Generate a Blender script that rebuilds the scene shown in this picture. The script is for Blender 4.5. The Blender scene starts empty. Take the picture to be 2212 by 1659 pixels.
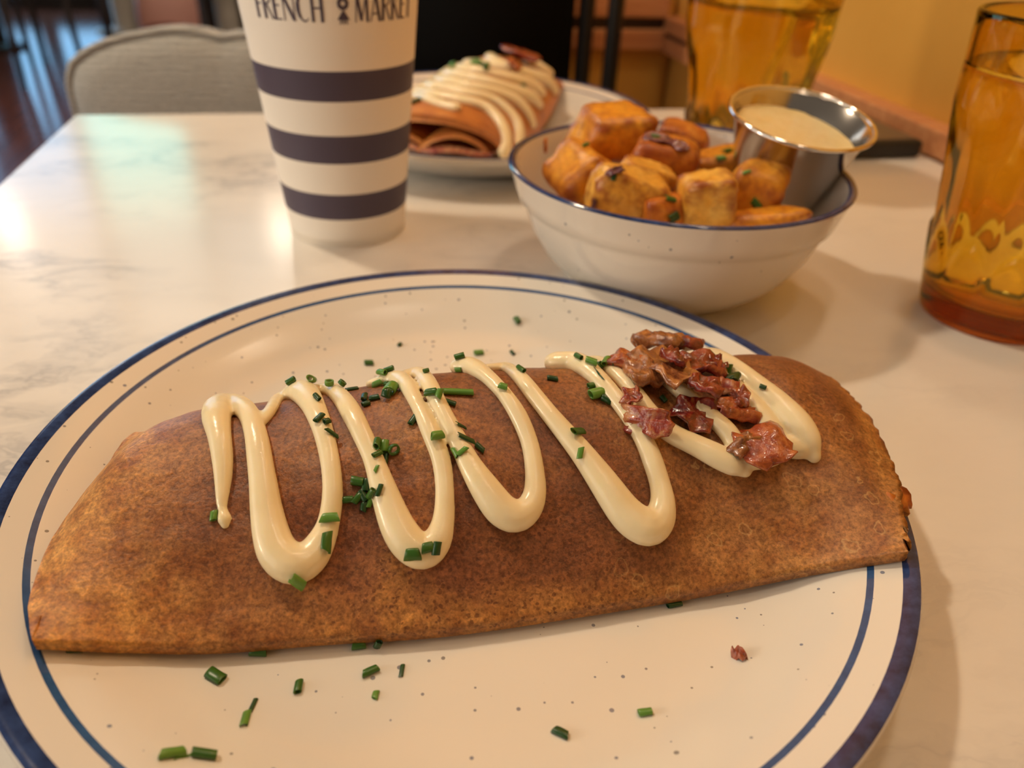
import bpy, bmesh, math, random
from math import sin, cos, pi, radians
from mathutils import Vector, Matrix, noise
from mathutils.bvhtree import BVHTree

SC = bpy.context.scene
COL = SC.collection
rnd = random.Random(7)

# ------------------------------------------------------------------ camera
F_PX, PITCH, ROLL, CAM_H = 1632.0, radians(33.37), radians(2.59), 0.1734
FW = Vector((0, cos(PITCH), -sin(PITCH)))
_u = Vector((0, sin(PITCH), cos(PITCH)))
_r = Vector((1, 0, 0))
RT = _r * cos(ROLL) + _u * sin(ROLL)
UP = -_r * sin(ROLL) + _u * cos(ROLL)
CAM = Vector((0, 0, CAM_H))
cd = bpy.data.cameras.new('camera')
cam = bpy.data.objects.new('camera', cd)
COL.objects.link(cam)
m = Matrix.Identity(4)
for i in range(3):
    m[i][0], m[i][1], m[i][2], m[i][3] = RT[i], UP[i], -FW[i], CAM[i]
cam.matrix_world = m
cd.sensor_width = 36.0
cd.sensor_fit = 'HORIZONTAL'
cd.lens = F_PX / 2212 * 36.0
cd.clip_start, cd.clip_end = 0.01, 60
cd.dof.use_dof = True
cd.dof.focus_distance = 0.218
cd.dof.aperture_fstop = 9.0
SC.camera = cam

# ------------------------------------------------------------------ world, light, exposure
W = bpy.data.worlds.new('world')
SC.world = W
W.use_nodes = True
W.node_tree.nodes['Background'].inputs[0].default_value = (1.0, 0.80, 0.60, 1)
W.node_tree.nodes['Background'].inputs[1].default_value = 0.14
SC.view_settings.view_transform = 'Standard'
SC.view_settings.look = 'None'
SC.view_settings.exposure = 0.0
SC.view_settings.gamma = 1.0
SC.view_settings.use_curve_mapping = False
SC.cycles.use_denoising = True
SC.cycles.sample_clamp_indirect = 4.0
SC.cycles.blur_glossy = 0.5
SC.cycles.max_bounces = 12
SC.cycles.transmission_bounces = 12
SC.cycles.caustics_refractive = True


def lamp(name, loc, power, color, radius):
    l = bpy.data.lights.new(name, 'POINT')
    l.energy, l.color, l.shadow_soft_size = power, color, radius
    o = bpy.data.objects.new(name, l)
    o.location = loc
    COL.objects.link(o)


WARM = (1.0, 0.79, 0.56)
lamp('pendant_or_fill_light', (-0.60, 0.62, 1.15), 27, WARM, 0.045)
lamp('pendant_or_fill_light', (0.33, 0.02, 1.35), 3, WARM, 0.045)
lamp('pendant_or_fill_light', (0.15, 0.45, 1.50), 6, WARM, 0.05)
lamp('pendant_or_fill_light', (0.30, 0.72, 1.20), 5, WARM, 0.05)  # added fill that lifts the right of the table, not a pendant
lamp('pendant_or_fill_light', (-1.09, 3.28, 1.20), 2.5, (1.0, 0.82, 0.62), 0.06)
lamp('pendant_or_fill_light', (-2.30, 3.19, 1.20), 2.5, (1.0, 0.82, 0.66), 0.06)
lamp('pendant_or_fill_light', (-1.1, 4.5, 1.9), 30, (1.0, 0.82, 0.66), 0.10)  # added fill for the far floor, its reflection kept behind the cup
lamp('cup_fill_light', (-1.5, -0.20, 0.36), 19, (1.0, 0.82, 0.62), 0.08)  # added low fill to brighten the cup front, no sconce there
ld = bpy.data.lights.new('window_daylight', 'AREA')
ld.energy, ld.color, ld.shape, ld.size, ld.size_y = 30, (1.0, 0.90, 0.77), 'RECTANGLE', 3.2, 1.7
lo = bpy.data.objects.new('window_daylight', ld)
lo.location = (-2.6, -0.75, 0.85)
lo.rotation_euler = (Vector((-0.1, 0.3, 0)) - Vector(lo.location)).to_track_quat('-Z', 'Y').to_euler()
COL.objects.link(lo)

# ------------------------------------------------------------------ helpers
TH = radians(12.5)
EX = Vector((cos(TH), sin(TH), 0))
EY = Vector((-sin(TH), cos(TH), 0))


def T(x, y, z=0.0):
    """table frame: x across, y along the wall, z above the table top"""
    return EX * x + EY * y + Vector((0, 0, z))


def lerp(tab, x):
    if x <= tab[0][0]:
        return tab[0][1]
    for (a, b), (c, d) in zip(tab, tab[1:]):
        if x <= c:
            return b + (d - b) * (x - a) / (c - a)
    return tab[-1][1]


def mk(name, verts, faces, mats, parent=None, smooth=True, idx=None):
    me = bpy.data.meshes.new(name)
    me.from_pydata([tuple(v) for v in verts], [], faces)
    for mt in (mats if isinstance(mats, (list, tuple)) else [mats]):
        me.materials.append(mt)
    if smooth:
        me.polygons.foreach_set('use_smooth', [True] * len(me.polygons))
    if idx:
        me.polygons.foreach_set('material_index', idx)
    me.update()
    o = bpy.data.objects.new(name, me)
    COL.objects.link(o)
    if parent:
        o.parent = parent
    return o


def from_bm(name, bm, mats, parent=None, smooth=True):
    me = bpy.data.meshes.new(name)
    bmesh.ops.recalc_face_normals(bm, faces=bm.faces)
    bm.to_mesh(me)
    bm.free()
    for mt in (mats if isinstance(mats, (list, tuple)) else [mats]):
        me.materials.append(mt)
    if smooth:
        me.polygons.foreach_set('use_smooth', [True] * len(me.polygons))
    o = bpy.data.objects.new(name, me)
    COL.objects.link(o)
    if parent:
        o.parent = parent
    return o


def tag(o, label, cat=None, group=None, kind=None):
    if label:
        o['label'] = label
    if cat:
        o['category'] = cat
    if group:
        o['group'] = group
    if kind:
        o['kind'] = kind
    return o


def empty(name, loc=(0, 0, 0), rot=(0, 0, 0)):
    o = bpy.data.objects.new(name, None)
    o.location = loc
    o.rotation_euler = rot
    o.empty_display_size = 0.02
    COL.objects.link(o)
    return o


def lathe(prof, n=96, close=False, fn=None):
    """prof: list of (r, z, mat_index of the ring that follows)"""
    V, Fc, I = [], [], []
    for k, p in enumerate(prof):
        for j in range(n):
            a = 2 * pi * j / n
            r = p[0] if fn is None else fn(p[0], p[1], a, k)
            V.append((r * cos(a), r * sin(a), p[1]))
    for k in range(len(prof) - 1):
        for j in range(n):
            a, b = k * n + j, k * n + (j + 1) % n
            Fc.append((a, b, b + n, a + n))
            I.append(prof[k][2] if len(prof[k]) > 2 else 0)
    return V, Fc, I


def bm_box(bm, x0, x1, y0, y1, z0, z1, M=None):
    vs = [bm.verts.new((x, y, z)) for x in (x0, x1) for y in (y0, y1) for z in (z0, z1)]
    if M is not None:
        for v in vs:
            v.co = M @ v.co
    for f in ((0, 1, 3, 2), (4, 6, 7, 5), (0, 4, 5, 1), (2, 3, 7, 6), (0, 2, 6, 4), (1, 5, 7, 3)):
        bm.faces.new([vs[i] for i in f])


def box(name, x0, x1, y0, y1, z0, z1, mat, parent=None, bev=0.0, seg=2):
    bm = bmesh.new()
    bm_box(bm, x0, x1, y0, y1, z0, z1)
    if bev:
        bmesh.ops.bevel(bm, geom=list(bm.edges), offset=bev, segments=seg, affect='EDGES', profile=0.5)
    return from_bm(name, bm, mat, parent, smooth=False)


def tube(path, rad, n=12, flat=1.0, normals=None, caps=True):
    """tube along a list of points; rad a list; flat squashes along the given normals"""
    P = [Vector(p) for p in path]
    V, Fc = [], []
    N = len(P)
    for i in range(N):
        t = (P[min(i + 1, N - 1)] - P[max(i - 1, 0)]).normalized()
        nn = normals[i] if normals else Vector((0, 0, 1))
        if abs(t.dot(nn)) > 0.97:
            nn = Vector((1, 0, 0))
        b = t.cross(nn).normalized()
        nn = b.cross(t).normalized()
        for j in range(n):
            a = 2 * pi * j / n
            V.append(P[i] + b * (rad[i] * cos(a)) + nn * (rad[i] * flat * sin(a)))
    for i in range(N - 1):
        for j in range(n):
            a, b = i * n + j, i * n + (j + 1) % n
            Fc.append((a, b, b + n, a + n))
    if caps:
        Fc.append(tuple(range(n - 1, -1, -1)))
        Fc.append(tuple(range((N - 1) * n, N * n)))
    return V, Fc


def spline(pts, step):
    """Catmull-Rom through tuples, resampled about every `step` units of the first two entries"""
    out = []
    P = [pts[0]] + list(pts) + [pts[-1]]
    for i in range(1, len(P) - 2):
        p0, p1, p2, p3 = P[i - 1], P[i], P[i + 1], P[i + 2]
        d = math.dist(p1[:2], p2[:2])
        n = max(1, int(d / step))
        for k in range(n):
            t = k / n
            out.append(tuple(0.5 * (2 * b + (c - a) * t + (2 * a - 5 * b + 4 * c - e) * t * t + (3 * b - a - 3 * c + e) * t ** 3)
                             for a, b, c, e in zip(p0, p1, p2, p3)))
    out.append(tuple(pts[-1]))
    return out


def pix_dir(px, py):
    return (FW + RT * ((px - 1106.0) / F_PX) - UP * ((py - 829.5) / F_PX)).normalized()


def on_plane(px, py, z):
    d = pix_dir(px, py)
    return CAM + d * ((z - CAM_H) / d.z)


def bvh_of(V, Fc):
    return BVHTree.FromPolygons([Vector(v) for v in V], Fc)


def hit(px, py, trees):
    """where the line of sight of a photo pixel meets the nearest of the given surfaces"""
    d = pix_dir(px, py)
    best = None
    for t in trees:
        loc, nor, ix, dist = t.ray_cast(CAM, d)
        if loc is not None and (best is None or dist < best[2]):
            if nor.dot(d) > 0:
                nor = -nor
            best = (loc, nor, dist)
    return best


# ------------------------------------------------------------------ materials
def srgb(r, g, b):
    f = lambda c: (c / 255 / 12.92) if c / 255 <= 0.04045 else ((c / 255 + 0.055) / 1.055) ** 2.4
    return (f(r), f(g), f(b), 1)


class G:
    """small node graph writer"""

    def __init__(self, name, **kw):
        self.m = bpy.data.materials.new(name)
        self.m.use_nodes = True
        self.nt = self.m.node_tree
        self.b = self.nt.nodes['Principled BSDF']
        self.tc = self.nt.nodes.new('ShaderNodeTexCoord')
        for k, v in kw.items():
            self.set(k, v)

    def set(self, k, v):
        k = {'rough': 'Roughness', 'color': 'Base Color', 'metal': 'Metallic', 'sss': 'Subsurface Weight', 'coat': 'Coat Weight',
             'ior': 'IOR', 'trans': 'Transmission Weight', 'spec': 'Specular IOR Level', 'sheen': 'Sheen Weight'}.get(k, k)
        s = self.b.inputs[k]
        if hasattr(v, 'is_output'):
            self.nt.links.new(v, s)
        else:
            s.default_value = v

    def n(self, typ, ins=None, out=0, **kw):
        nd = self.nt.nodes.new(typ)
        for k, v in kw.items():
            setattr(nd, k, v)
        for k, v in (ins or {}).items():
            s = nd.inputs[k]
            if hasattr(v, 'is_output'):
                self.nt.links.new(v, s)
            else:
                s.default_value = v
        return nd.outputs[out]

    def obj(self):
        return self.tc.outputs['Object']

    def noise(self, scale, detail=3, rough=0.55, vec=None, dist=0.0, out=0):
        return self.n('ShaderNodeTexNoise', {'Vector': vec or self.obj(), 'Scale': scale, 'Detail': detail, 'Roughness': rough, 'Distortion': dist}, out)

    def ramp(self, fac, stops, interp='LINEAR'):
        nd = self.nt.nodes.new('ShaderNodeValToRGB')
        nd.color_ramp.interpolation = interp
        els = nd.color_ramp.elements
        while len(els) < len(stops):
            els.new(0.5)
        for e, (p, c) in zip(els, stops):
            e.position = p
            e.color = c if len(c) == 4 else (*c, 1)
        self.nt.links.new(fac, nd.inputs[0])
        return nd.outputs[0]

    def mix(self, fac, a, b, blend='MIX'):
        nd = self.nt.nodes.new('ShaderNodeMix')
        nd.data_type = 'RGBA'
        nd.blend_type = blend
        for s, v in ((nd.inputs[0], fac), (nd.inputs[6], a), (nd.inputs[7], b)):
            if hasattr(v, 'is_output'):
                self.nt.links.new(v, s)
            else:
                s.default_value = v
        return nd.outputs[2]

    def math(self, op, a, b=0.0, c=0.0):
        nd = self.nt.nodes.new('ShaderNodeMath')
        nd.operation = op
        for s, v in zip(nd.inputs, (a, b, c)):
            if hasattr(v, 'is_output'):
                self.nt.links.new(v, s)
            else:
                s.default_value = v
        return nd.outputs[0]

    def bump(self, h, strength=0.3, dist=0.001, prev=None):
        ins = {'Height': h, 'Strength': strength, 'Distance': dist}
        if prev is not None:
            ins['Normal'] = prev
        return self.n('ShaderNodeBump', ins)


def plain(name, color, rough=0.5, **kw):
    return G(name, color=color, rough=rough, **kw).m


def speckled(name, base, scale, amount, size, gloss=0.13):
    g = G(name, rough=gloss, coat=0.25)
    v = g.nt.nodes.new('ShaderNodeTexVoronoi')
    v.inputs['Scale'].default_value = scale
    g.nt.links.new(g.obj(), v.inputs['Vector'])
    sep = g.n('ShaderNodeSeparateColor', {'Color': v.outputs['Color']})
    sel = g.math('GREATER_THAN', sep, 1 - amount)
    rad = g.math('MULTIPLY', sep.node.outputs[1], size)
    dot = g.math('LESS_THAN', v.outputs['Distance'], rad)
    fac = g.math('MULTIPLY', g.math('MULTIPLY', dot, sel), 0.75)
    blot = g.ramp(g.noise(9, 3), [(0.3, tuple(c * 0.96 for c in base[:3])), (0.7, base)])
    dc = g.ramp(sep.node.outputs[2], [(0.2, srgb(95, 88, 80)), (0.75, srgb(70, 90, 130))])
    g.set('color', g.mix(fac, blot, dc))
    return g.m


M = {}
M['ceramic'] = speckled('speckled_cream_glaze', (0.80, 0.765, 0.69, 1), 300, 0.42, 0.20)
M['bowl_glaze'] = speckled('bowl_glaze', (0.80, 0.75, 0.67, 1), 230, 0.25, 0.17)


def band_paint(name, c0, c1):
    g = G(name, rough=0.12, coat=0.3)
    g.set('color', g.ramp(g.noise(160, 4, 0.7), [(0.32, c0), (0.68, c1)]))
    return g.m


M['navy'] = band_paint('navy_band_paint', srgb(22, 34, 74), srgb(50, 74, 128))
M['blue'] = band_paint('blue_line_paint', srgb(38, 74, 122), srgb(52, 94, 146))

g = G('white_marble', rough=0.16, coat=0.0)
w = g.n('ShaderNodeMapping', {'Vector': g.obj(), 'Rotation': (0, 0, 0.5), 'Scale': (1, 2.0, 1)})
wn = g.noise(7, 5, 0.6, w, 0.0, 1)
wv = g.n('ShaderNodeVectorMath', {0: w, 1: g.n('ShaderNodeVectorMath', {0: wn, 1: (0.16, 0.16, 0)}, operation='MULTIPLY')}, operation='ADD')
n1 = g.noise(4.2, 7, 0.62, wv)
vein = g.ramp(g.math('ABSOLUTE', g.math('SUBTRACT', n1, 0.5)), [(0.0, (1, 1, 1, 1)), (0.012, (0.55, 0.55, 0.55, 1)), (0.05, (0.12, 0.12, 0.12, 1)), (0.11, (0, 0, 0, 1))])
msk = g.ramp(g.noise(5.0, 4, 0.6), [(0.40, (0, 0, 0, 1)), (0.58, (1, 1, 1, 1))])
xs = g.n('ShaderNodeSeparateXYZ', {'Vector': g.obj()})
side = g.ramp(g.math('MULTIPLY_ADD', xs, 1.4, 0.5), [(0.15, (0.9, 0.9, 0.9, 1)), (0.62, (0.18, 0.18, 0.18, 1))])
vf = g.math('MULTIPLY', g.math('MULTIPLY', vein, msk), side)
soft = g.ramp(g.noise(3.2, 6, 0.6, wv), [(0.35, (0.80, 0.765, 0.71)), (0.65, (0.85, 0.82, 0.765))])
g.set('color', g.mix(vf, soft, (0.42, 0.42, 0.43, 1)))
M['marble'] = g.m

# crepe: mottled brown, golden where it was less cooked, fine pores
g = G('browned_crepe', rough=0.42, sss=0.06, spec=0.5)
g.b.inputs['Subsurface Radius'].default_value = (0.004, 0.002, 0.001)
o_ = g.obj()
big = g.noise(26, 4, 0.6, o_, 0.6)
fine = g.noise(760, 4, 0.72, o_)
mid = g.noise(120, 4, 0.65, o_)
base = g.ramp(big, [(0.28, srgb(188, 132, 68)), (0.42, srgb(156, 102, 58)), (0.54, srgb(134, 82, 50)), (0.72, srgb(114, 66, 41))])
att = g.n('ShaderNodeAttribute', {}, 2, attribute_name='gold')
base = g.mix(att, base, g.ramp(mid, [(0.35, srgb(182, 114, 44)), (0.65, srgb(222, 168, 90))]))
lace = g.ramp(fine, [(0.36, (0.46, 0.40, 0.36, 1)), (0.5, (0.92, 0.92, 0.92, 1)), (0.66, (1.5, 1.45, 1.36, 1))])
base = g.mix(0.85, base, lace, 'MULTIPLY')
mm = g.ramp(mid, [(0.3, (0.80, 0.78, 0.76, 1)), (0.7, (1.14, 1.12, 1.1, 1))])
base = g.mix(1.0, base, mm, 'MULTIPLY')
vo = g.nt.nodes.new('ShaderNodeTexVoronoi')
vo.inputs['Scale'].default_value = 620
wob = g.n('ShaderNodeVectorMath', {0: o_, 1: g.n('ShaderNodeVectorMath', {0: g.noise(420, 2, 0.5, o_, 0.0, 1), 1: (0.0022, 0.0022, 0.0022)}, operation='MULTIPLY')}, operation='ADD')
g.nt.links.new(wob, vo.inputs['Vector'])
psel = g.math('MULTIPLY', g.n('ShaderNodeAttribute', {}, 2, attribute_name='pores'), g.math('GREATER_THAN', g.n('ShaderNodeSeparateColor', {'Color': vo.outputs['Color']}), 0.30))
pit = g.math('MULTIPLY', g.math('LESS_THAN', vo.outputs['Distance'], g.math('MULTIPLY_ADD', mid, 0.5, 0.06)), psel)
base = g.mix(g.math('MULTIPLY', pit, 0.62), base, srgb(84, 40, 18))
# large pale blisters
vb = g.nt.nodes.new('ShaderNodeTexVoronoi')
vb.inputs['Scale'].default_value = 135
wob2 = g.n('ShaderNodeVectorMath', {0: o_, 1: g.n('ShaderNodeVectorMath', {0: g.noise(140, 3, 0.6, o_, 0.0, 1), 1: (0.007, 0.007, 0.007)}, operation='MULTIPLY')}, operation='ADD')
g.nt.links.new(wob2, vb.inputs['Vector'])
rim = g.ramp(vb.outputs['Distance'], [(0.22, (0, 0, 0, 1)), (0.27, (1, 1, 1, 1)), (0.31, (0, 0, 0, 1))])
bsel = g.math('MULTIPLY', g.n('ShaderNodeAttribute', {}, 2, attribute_name='blister'), g.math('GREATER_THAN', g.n('ShaderNodeSeparateColor', {'Color': vb.outputs['Color']}), 0.5))
base = g.mix(g.math('MULTIPLY', g.math('MULTIPLY', rim, bsel), 0.4), base, srgb(222, 178, 112))
g.set('color', base)
bmp = g.bump(fine, 0.45, 0.0006)
bmp = g.bump(mid, 0.35, 0.0012, bmp)
bmp = g.bump(g.math('SUBTRACT', 1.0, pit), 0.4, 0.0005, bmp)
g.set('Normal', bmp)
M['crepe'] = g.m

g = G('far_crepe', rough=0.45, sss=0.05)
g.set('color', g.ramp(g.noise(40, 4), [(0.3, srgb(212, 140, 62)), (0.5, srgb(186, 112, 50)), (0.72, srgb(150, 82, 40))]))
M['crepe_far'] = g.m

g = G('hollandaise', rough=0.24, sss=0.15, spec=0.5)
g.b.inputs['Subsurface Radius'].default_value = (0.006, 0.004, 0.0015)
g.set('color', g.ramp(g.noise(120, 3), [(0.3, (0.90, 0.76, 0.46)), (0.7, (0.94, 0.81, 0.53))]))
g.set('Normal', g.bump(g.noise(380, 4, 0.6), 0.16, 0.0006))
M['sauce'] = g.m
g = G('dip_sauce', rough=0.3, sss=0.1)
g.set('color', g.ramp(g.noise(200, 3), [(0.35, (0.86, 0.66, 0.30)), (0.65, (0.92, 0.74, 0.40))]))
M['dip'] = g.m


def chive_mat(name, a, b):
    g = G(name, rough=0.32, spec=0.5, sss=0.05)
    s = g.n('ShaderNodeMapping', {'Vector': g.obj(), 'Scale': (1, 1, 0.12)})
    g.set('color', g.ramp(g.noise(2600, 3, 0.6, s), [(0.35, a), (0.68, b)]))
    return g.m


M['chive'] = chive_mat('chive_green', (0.012, 0.06, 0.006, 1), (0.06, 0.19, 0.018, 1))
M['chive_light'] = chive_mat('chive_bright', (0.06, 0.19, 0.02, 1), (0.17, 0.36, 0.05, 1))
M['chive_dark'] = chive_mat('chive_dark', (0.006, 0.032, 0.007, 1), (0.02, 0.085, 0.014, 1))


def meat(name, stops, sc=260):
    g = G(name, rough=0.2, sss=0.06, spec=0.7, coat=0.5)
    g.b.inputs['Subsurface Radius'].default_value = (0.003, 0.001, 0.0006)
    n = g.noise(sc, 4, 0.6, None, 1.0)
    g.set('color', g.ramp(n, stops))
    g.set('Normal', g.bump(g.noise(900, 3), 0.5, 0.0006))
    return g.m


M['bacon_red'] = meat('bacon_lean', [(0.3, srgb(70, 14, 14)), (0.5, srgb(124, 34, 26)), (0.74, srgb(176, 84, 56))])
M['bacon_pink'] = meat('bacon_streaky', [(0.3, srgb(118, 26, 24)), (0.46, srgb(160, 66, 46)), (0.58, srgb(196, 132, 88)), (0.78, srgb(214, 168, 120))], 150)
M['bacon_brown'] = meat('bacon_fat', [(0.3, srgb(92, 50, 32)), (0.5, srgb(150, 92, 54)), (0.75, srgb(198, 136, 80))])
M['bacon_orange'] = meat('bacon_crisp', [(0.3, srgb(110, 40, 22)), (0.5, srgb(164, 76, 40)), (0.75, srgb(206, 126, 70))])


def potato(name, stops):
    g = G(name, rough=0.38, sss=0.15, spec=0.5)
    g.b.inputs['Subsurface Radius'].default_value = (0.005, 0.0025, 0.0008)
    n = g.noise(62, 4, 0.6, None, 0.4)
    c = g.ramp(n, stops)
    geo = g.nt.nodes.new('ShaderNodeNewGeometry')
    edge = g.ramp(g.math('ADD', geo.outputs['Pointiness'], g.math('MULTIPLY', g.math('SUBTRACT', g.noise(130, 3), 0.5), 0.30)), [(0.50, (0, 0, 0, 1)), (0.60, (0.9, 0.9, 0.9, 1))])
    c = g.mix(edge, c, srgb(146, 66, 22))
    c = g.mix(0.5, c, g.ramp(g.noise(300, 4), [(0.35, (0.78, 0.7, 0.6, 1)), (0.6, (1.1, 1.08, 1.04, 1))]), 'MULTIPLY')
    g.set('color', c)
    g.set('Normal', g.bump(g.noise(260, 4), 0.4, 0.001))
    return g.m


M['pot_a'] = potato('fried_potato_golden', [(0.28, srgb(176, 100, 30)), (0.42, srgb(222, 146, 30)), (0.60, srgb(234, 168, 50)), (0.78, srgb(240, 190, 88))])
M['pot_b'] = potato('fried_potato_pale', [(0.26, srgb(190, 116, 50)), (0.42, srgb(230, 170, 60)), (0.66, srgb(242, 198, 100))])
M['pot_c'] = potato('fried_potato_brown', [(0.26, srgb(120, 52, 26)), (0.44, srgb(198, 112, 32)), (0.62, srgb(230, 158, 60))])
M['onion'] = meat('red_onion', [(0.3, srgb(70, 24, 40)), (0.6, srgb(130, 70, 80))])
M['paper'] = plain('white_paper', (0.93, 0.87, 0.78, 1), 0.5)
M['ink'] = plain('navy_ink', srgb(74, 64, 84), 0.5)
g = G('brushed_steel', color=(0.62, 0.58, 0.54, 1), metal=1.0, rough=0.16)
M['steel'] = g.m
M['steel_edge'] = plain('steel_rim', (0.8, 0.78, 0.75, 1), 0.12, metal=1.0)

# amber glass: clear surface, colour from absorption with depth
gm = bpy.data.materials.new('amber_glass')
gm.use_nodes = True
nt = gm.node_tree
nt.nodes.clear()
out = nt.nodes.new('ShaderNodeOutputMaterial')
gl = nt.nodes.new('ShaderNodeBsdfGlass')
gl.inputs['IOR'].default_value = 1.5
gl.inputs['Roughness'].default_value = 0.0
gl.inputs['Color'].default_value = (1.0, 0.93, 0.58, 1)
va = nt.nodes.new('ShaderNodeVolumeAbsorption')
va.inputs['Color'].default_value = (0.86, 0.70, 0.0, 1)
va.inputs['Density'].default_value = 165
nt.links.new(gl.outputs[0], out.inputs['Surface'])
nt.links.new(va.outputs[0], out.inputs['Volume'])
M['amber'] = gm
wm = bpy.data.materials.new('water')
wm.use_nodes = True
nt = wm.node_tree
nt.nodes.clear()
out = nt.nodes.new('ShaderNodeOutputMaterial')
gl = nt.nodes.new('ShaderNodeBsdfGlass')
gl.inputs['IOR'].default_value = 1.33
gl.inputs['Color'].default_value = (1, 1, 1, 1)
nt.links.new(gl.outputs[0], out.inputs['Surface'])
M['water'] = wm

g = G('yellow_wall_paint', rough=0.75)
g.set('color', g.ramp(g.noise(6, 4), [(0.3, srgb(212, 156, 64)), (0.7, srgb(220, 166, 74))]))
g.set('Normal', g.bump(g.noise(220, 3), 0.15, 0.001))
M['wall'] = g.m


def wood(name, a, b, sc=(3, 60, 60)):
    g = G(name, rough=0.42)
    v = g.n('ShaderNodeMapping', {'Vector': g.obj(), 'Scale': sc})
    g.set('color', g.ramp(g.noise(2.2, 5, 0.6, v, 0.5), [(0.3, a), (0.7, b)]))
    return g.m


M['rail'] = wood('oak_rail', srgb(190, 122, 80), srgb(222, 160, 110))
M['floor'] = wood('glossy_floor', srgb(110, 58, 44), srgb(150, 86, 64), (14, 1.2, 1))
M['floor'].node_tree.nodes['Principled BSDF'].inputs['Roughness'].default_value = 0.17
M['dark'] = plain('black_vinyl', (0.002, 0.002, 0.0022, 1), 0.8, spec=0.08)
M['frame'] = plain('black_metal', (0.02, 0.018, 0.017, 1), 0.3, metal=0.6)
M['dark_wood'] = wood('dark_wood', srgb(34, 24, 22), srgb(58, 40, 34))
M['cream_post'] = plain('cream_post', (0.62, 0.54, 0.43, 1), 0.5)
M['pink'] = plain('pink_leather', (0.92, 0.47, 0.37, 1), 0.5)
M['folder'] = plain('black_folder', (0.012, 0.014, 0.012, 1), 0.45)
M['folder_top'] = plain('folder_top', (0.12, 0.085, 0.06, 1), 0.35)
g = G('grey_linen', rough=0.9, sheen=0.2)
wv1 = g.n('ShaderNodeTexWave', {'Vector': g.obj(), 'Scale': 55, 'Distortion': 3, 'Detail': 2}, bands_direction='Z')
wv2 = g.noise(420, 3)
c = g.ramp(wv1, [(0.2, srgb(146, 148, 146)), (0.8, srgb(184, 186, 184))])
c = g.mix(0.6, c, g.ramp(wv2, [(0.35, (0.7, 0.7, 0.7, 1)), (0.65, (1.15, 1.15, 1.15, 1))]), 'MULTIPLY')
g.set('color', c)
g.set('Normal', g.bump(wv1, 0.3, 0.002))
M['linen'] = g.m


def emit(name, col, s):
    mt = bpy.data.materials.new(name)
    mt.use_nodes = True
    n = mt.node_tree
    n.nodes.clear()
    o = n.nodes.new('ShaderNodeOutputMaterial')
    e = n.nodes.new('ShaderNodeEmission')
    e.inputs[0].default_value = col
    e.inputs[1].default_value = s
    n.links.new(e.outputs[0], o.inputs[0])
    return mt


M['pane_blue'] = emit('daylit_pane', (0.28, 0.62, 1.0, 1), 2.6)
M['pane_white'] = emit('daylit_pane_sky', (0.96, 0.96, 0.92, 1), 1.5)
M['pane_green'] = emit('daylit_pane_trees', (0.16, 0.86, 0.84, 1), 2.4)

# ------------------------------------------------------------------ the setting
RZT = Matrix.Rotation(TH, 4, 'Z')


def tbox(name, x0, x1, y0, y1, z0, z1, mat, parent=None, bev=0.0):
    o = box(name, x0, x1, y0, y1, z0, z1, mat, parent, bev)
    if parent is None:
        o.rotation_euler = (0, 0, TH)
    return o


tag(tbox('floor', -7, 0.58, -2.5, 7.1, -0.80, -0.75, M['floor']), 'glossy red-brown floor', None, None, 'structure')
tag(tbox('wall_right', 0.485, 0.58, -2.5, 1.27, -0.75, 2.0, M['wall']), 'yellow wall beside the table', None, None, 'structure')
tag(tbox('wall_back', 0.06, 0.481, 1.17, 1.27, -0.75, 2.0, M['wall']), 'yellow wall behind the black chair', None, None, 'structure')
tag(tbox('wall_far', -7, 0.58, 7.0, 7.1, -0.75, 4.4, M['dark_wood']), 'dark far wall with windows', None, None, 'structure')
tr = tbox('trim_1', 0.4637, 0.486, -2.5, 1.17, 0.0, 0.0215, M['rail'], None, 0.002)
tag(tr, 'oak rail along the yellow wall at table height', None, None, 'structure')
box('trim_board', 0.4657, 0.481, 0.715, 1.17, -0.028, -0.006, M['rail'], tr, 0.002)
box('trim_shadow_gap', 0.472, 0.481, 0.715, 1.17, -0.006, 0.0, M['dark_wood'], tr)  # shadow between the rail boards, put in as a dark strip
tr2 = tbox('trim_2', 0.06, 0.4657, 1.153, 1.17, 0.020, 0.062, M['rail'], None, 0.002)
tag(tr2, 'oak rail across the wall behind the black chair', None, None, 'structure')
box('trim_board', 0.06, 0.4657, 1.155, 1.17, -0.024, 0.004, M['rail'], tr2, 0.002)
box('trim_shadow_gap', 0.06, 0.4657, 1.162, 1.17, 0.004, 0.020, M['dark_wood'], tr2)  # dark strip standing in for the shadow line of the rail
for k, (x0, x1, mt) in enumerate(((-4.1, -3.35, 'pane_blue'), (-3.25, -2.30, 'pane_blue'), (-2.18, -1.42, 'pane_green'), (-1.32, -.62, 'pane_white'))):
    zb = -0.6 if k < 3 else 1.7
    wf = tbox('window_%d' % (k + 1), x0 - 0.05, x1 + 0.05, 6.95, 7.0, zb - 0.08, 4.1, M['dark_wood'])
    tag(wf, 'tall daylit window in the far wall', None, None, 'structure')
    if k < 3:
        box('window_pane', x0, x1, 6.93, 6.955, zb, 1.15, M['pane_blue'], wf)
        box('window_pane', x0, x1, 6.93, 6.955, 1.22, 2.35, M[mt], wf)
    box('window_pane', x0, x1, 6.93, 6.955, 2.42, 4.0, M['pane_white'], wf)

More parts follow.
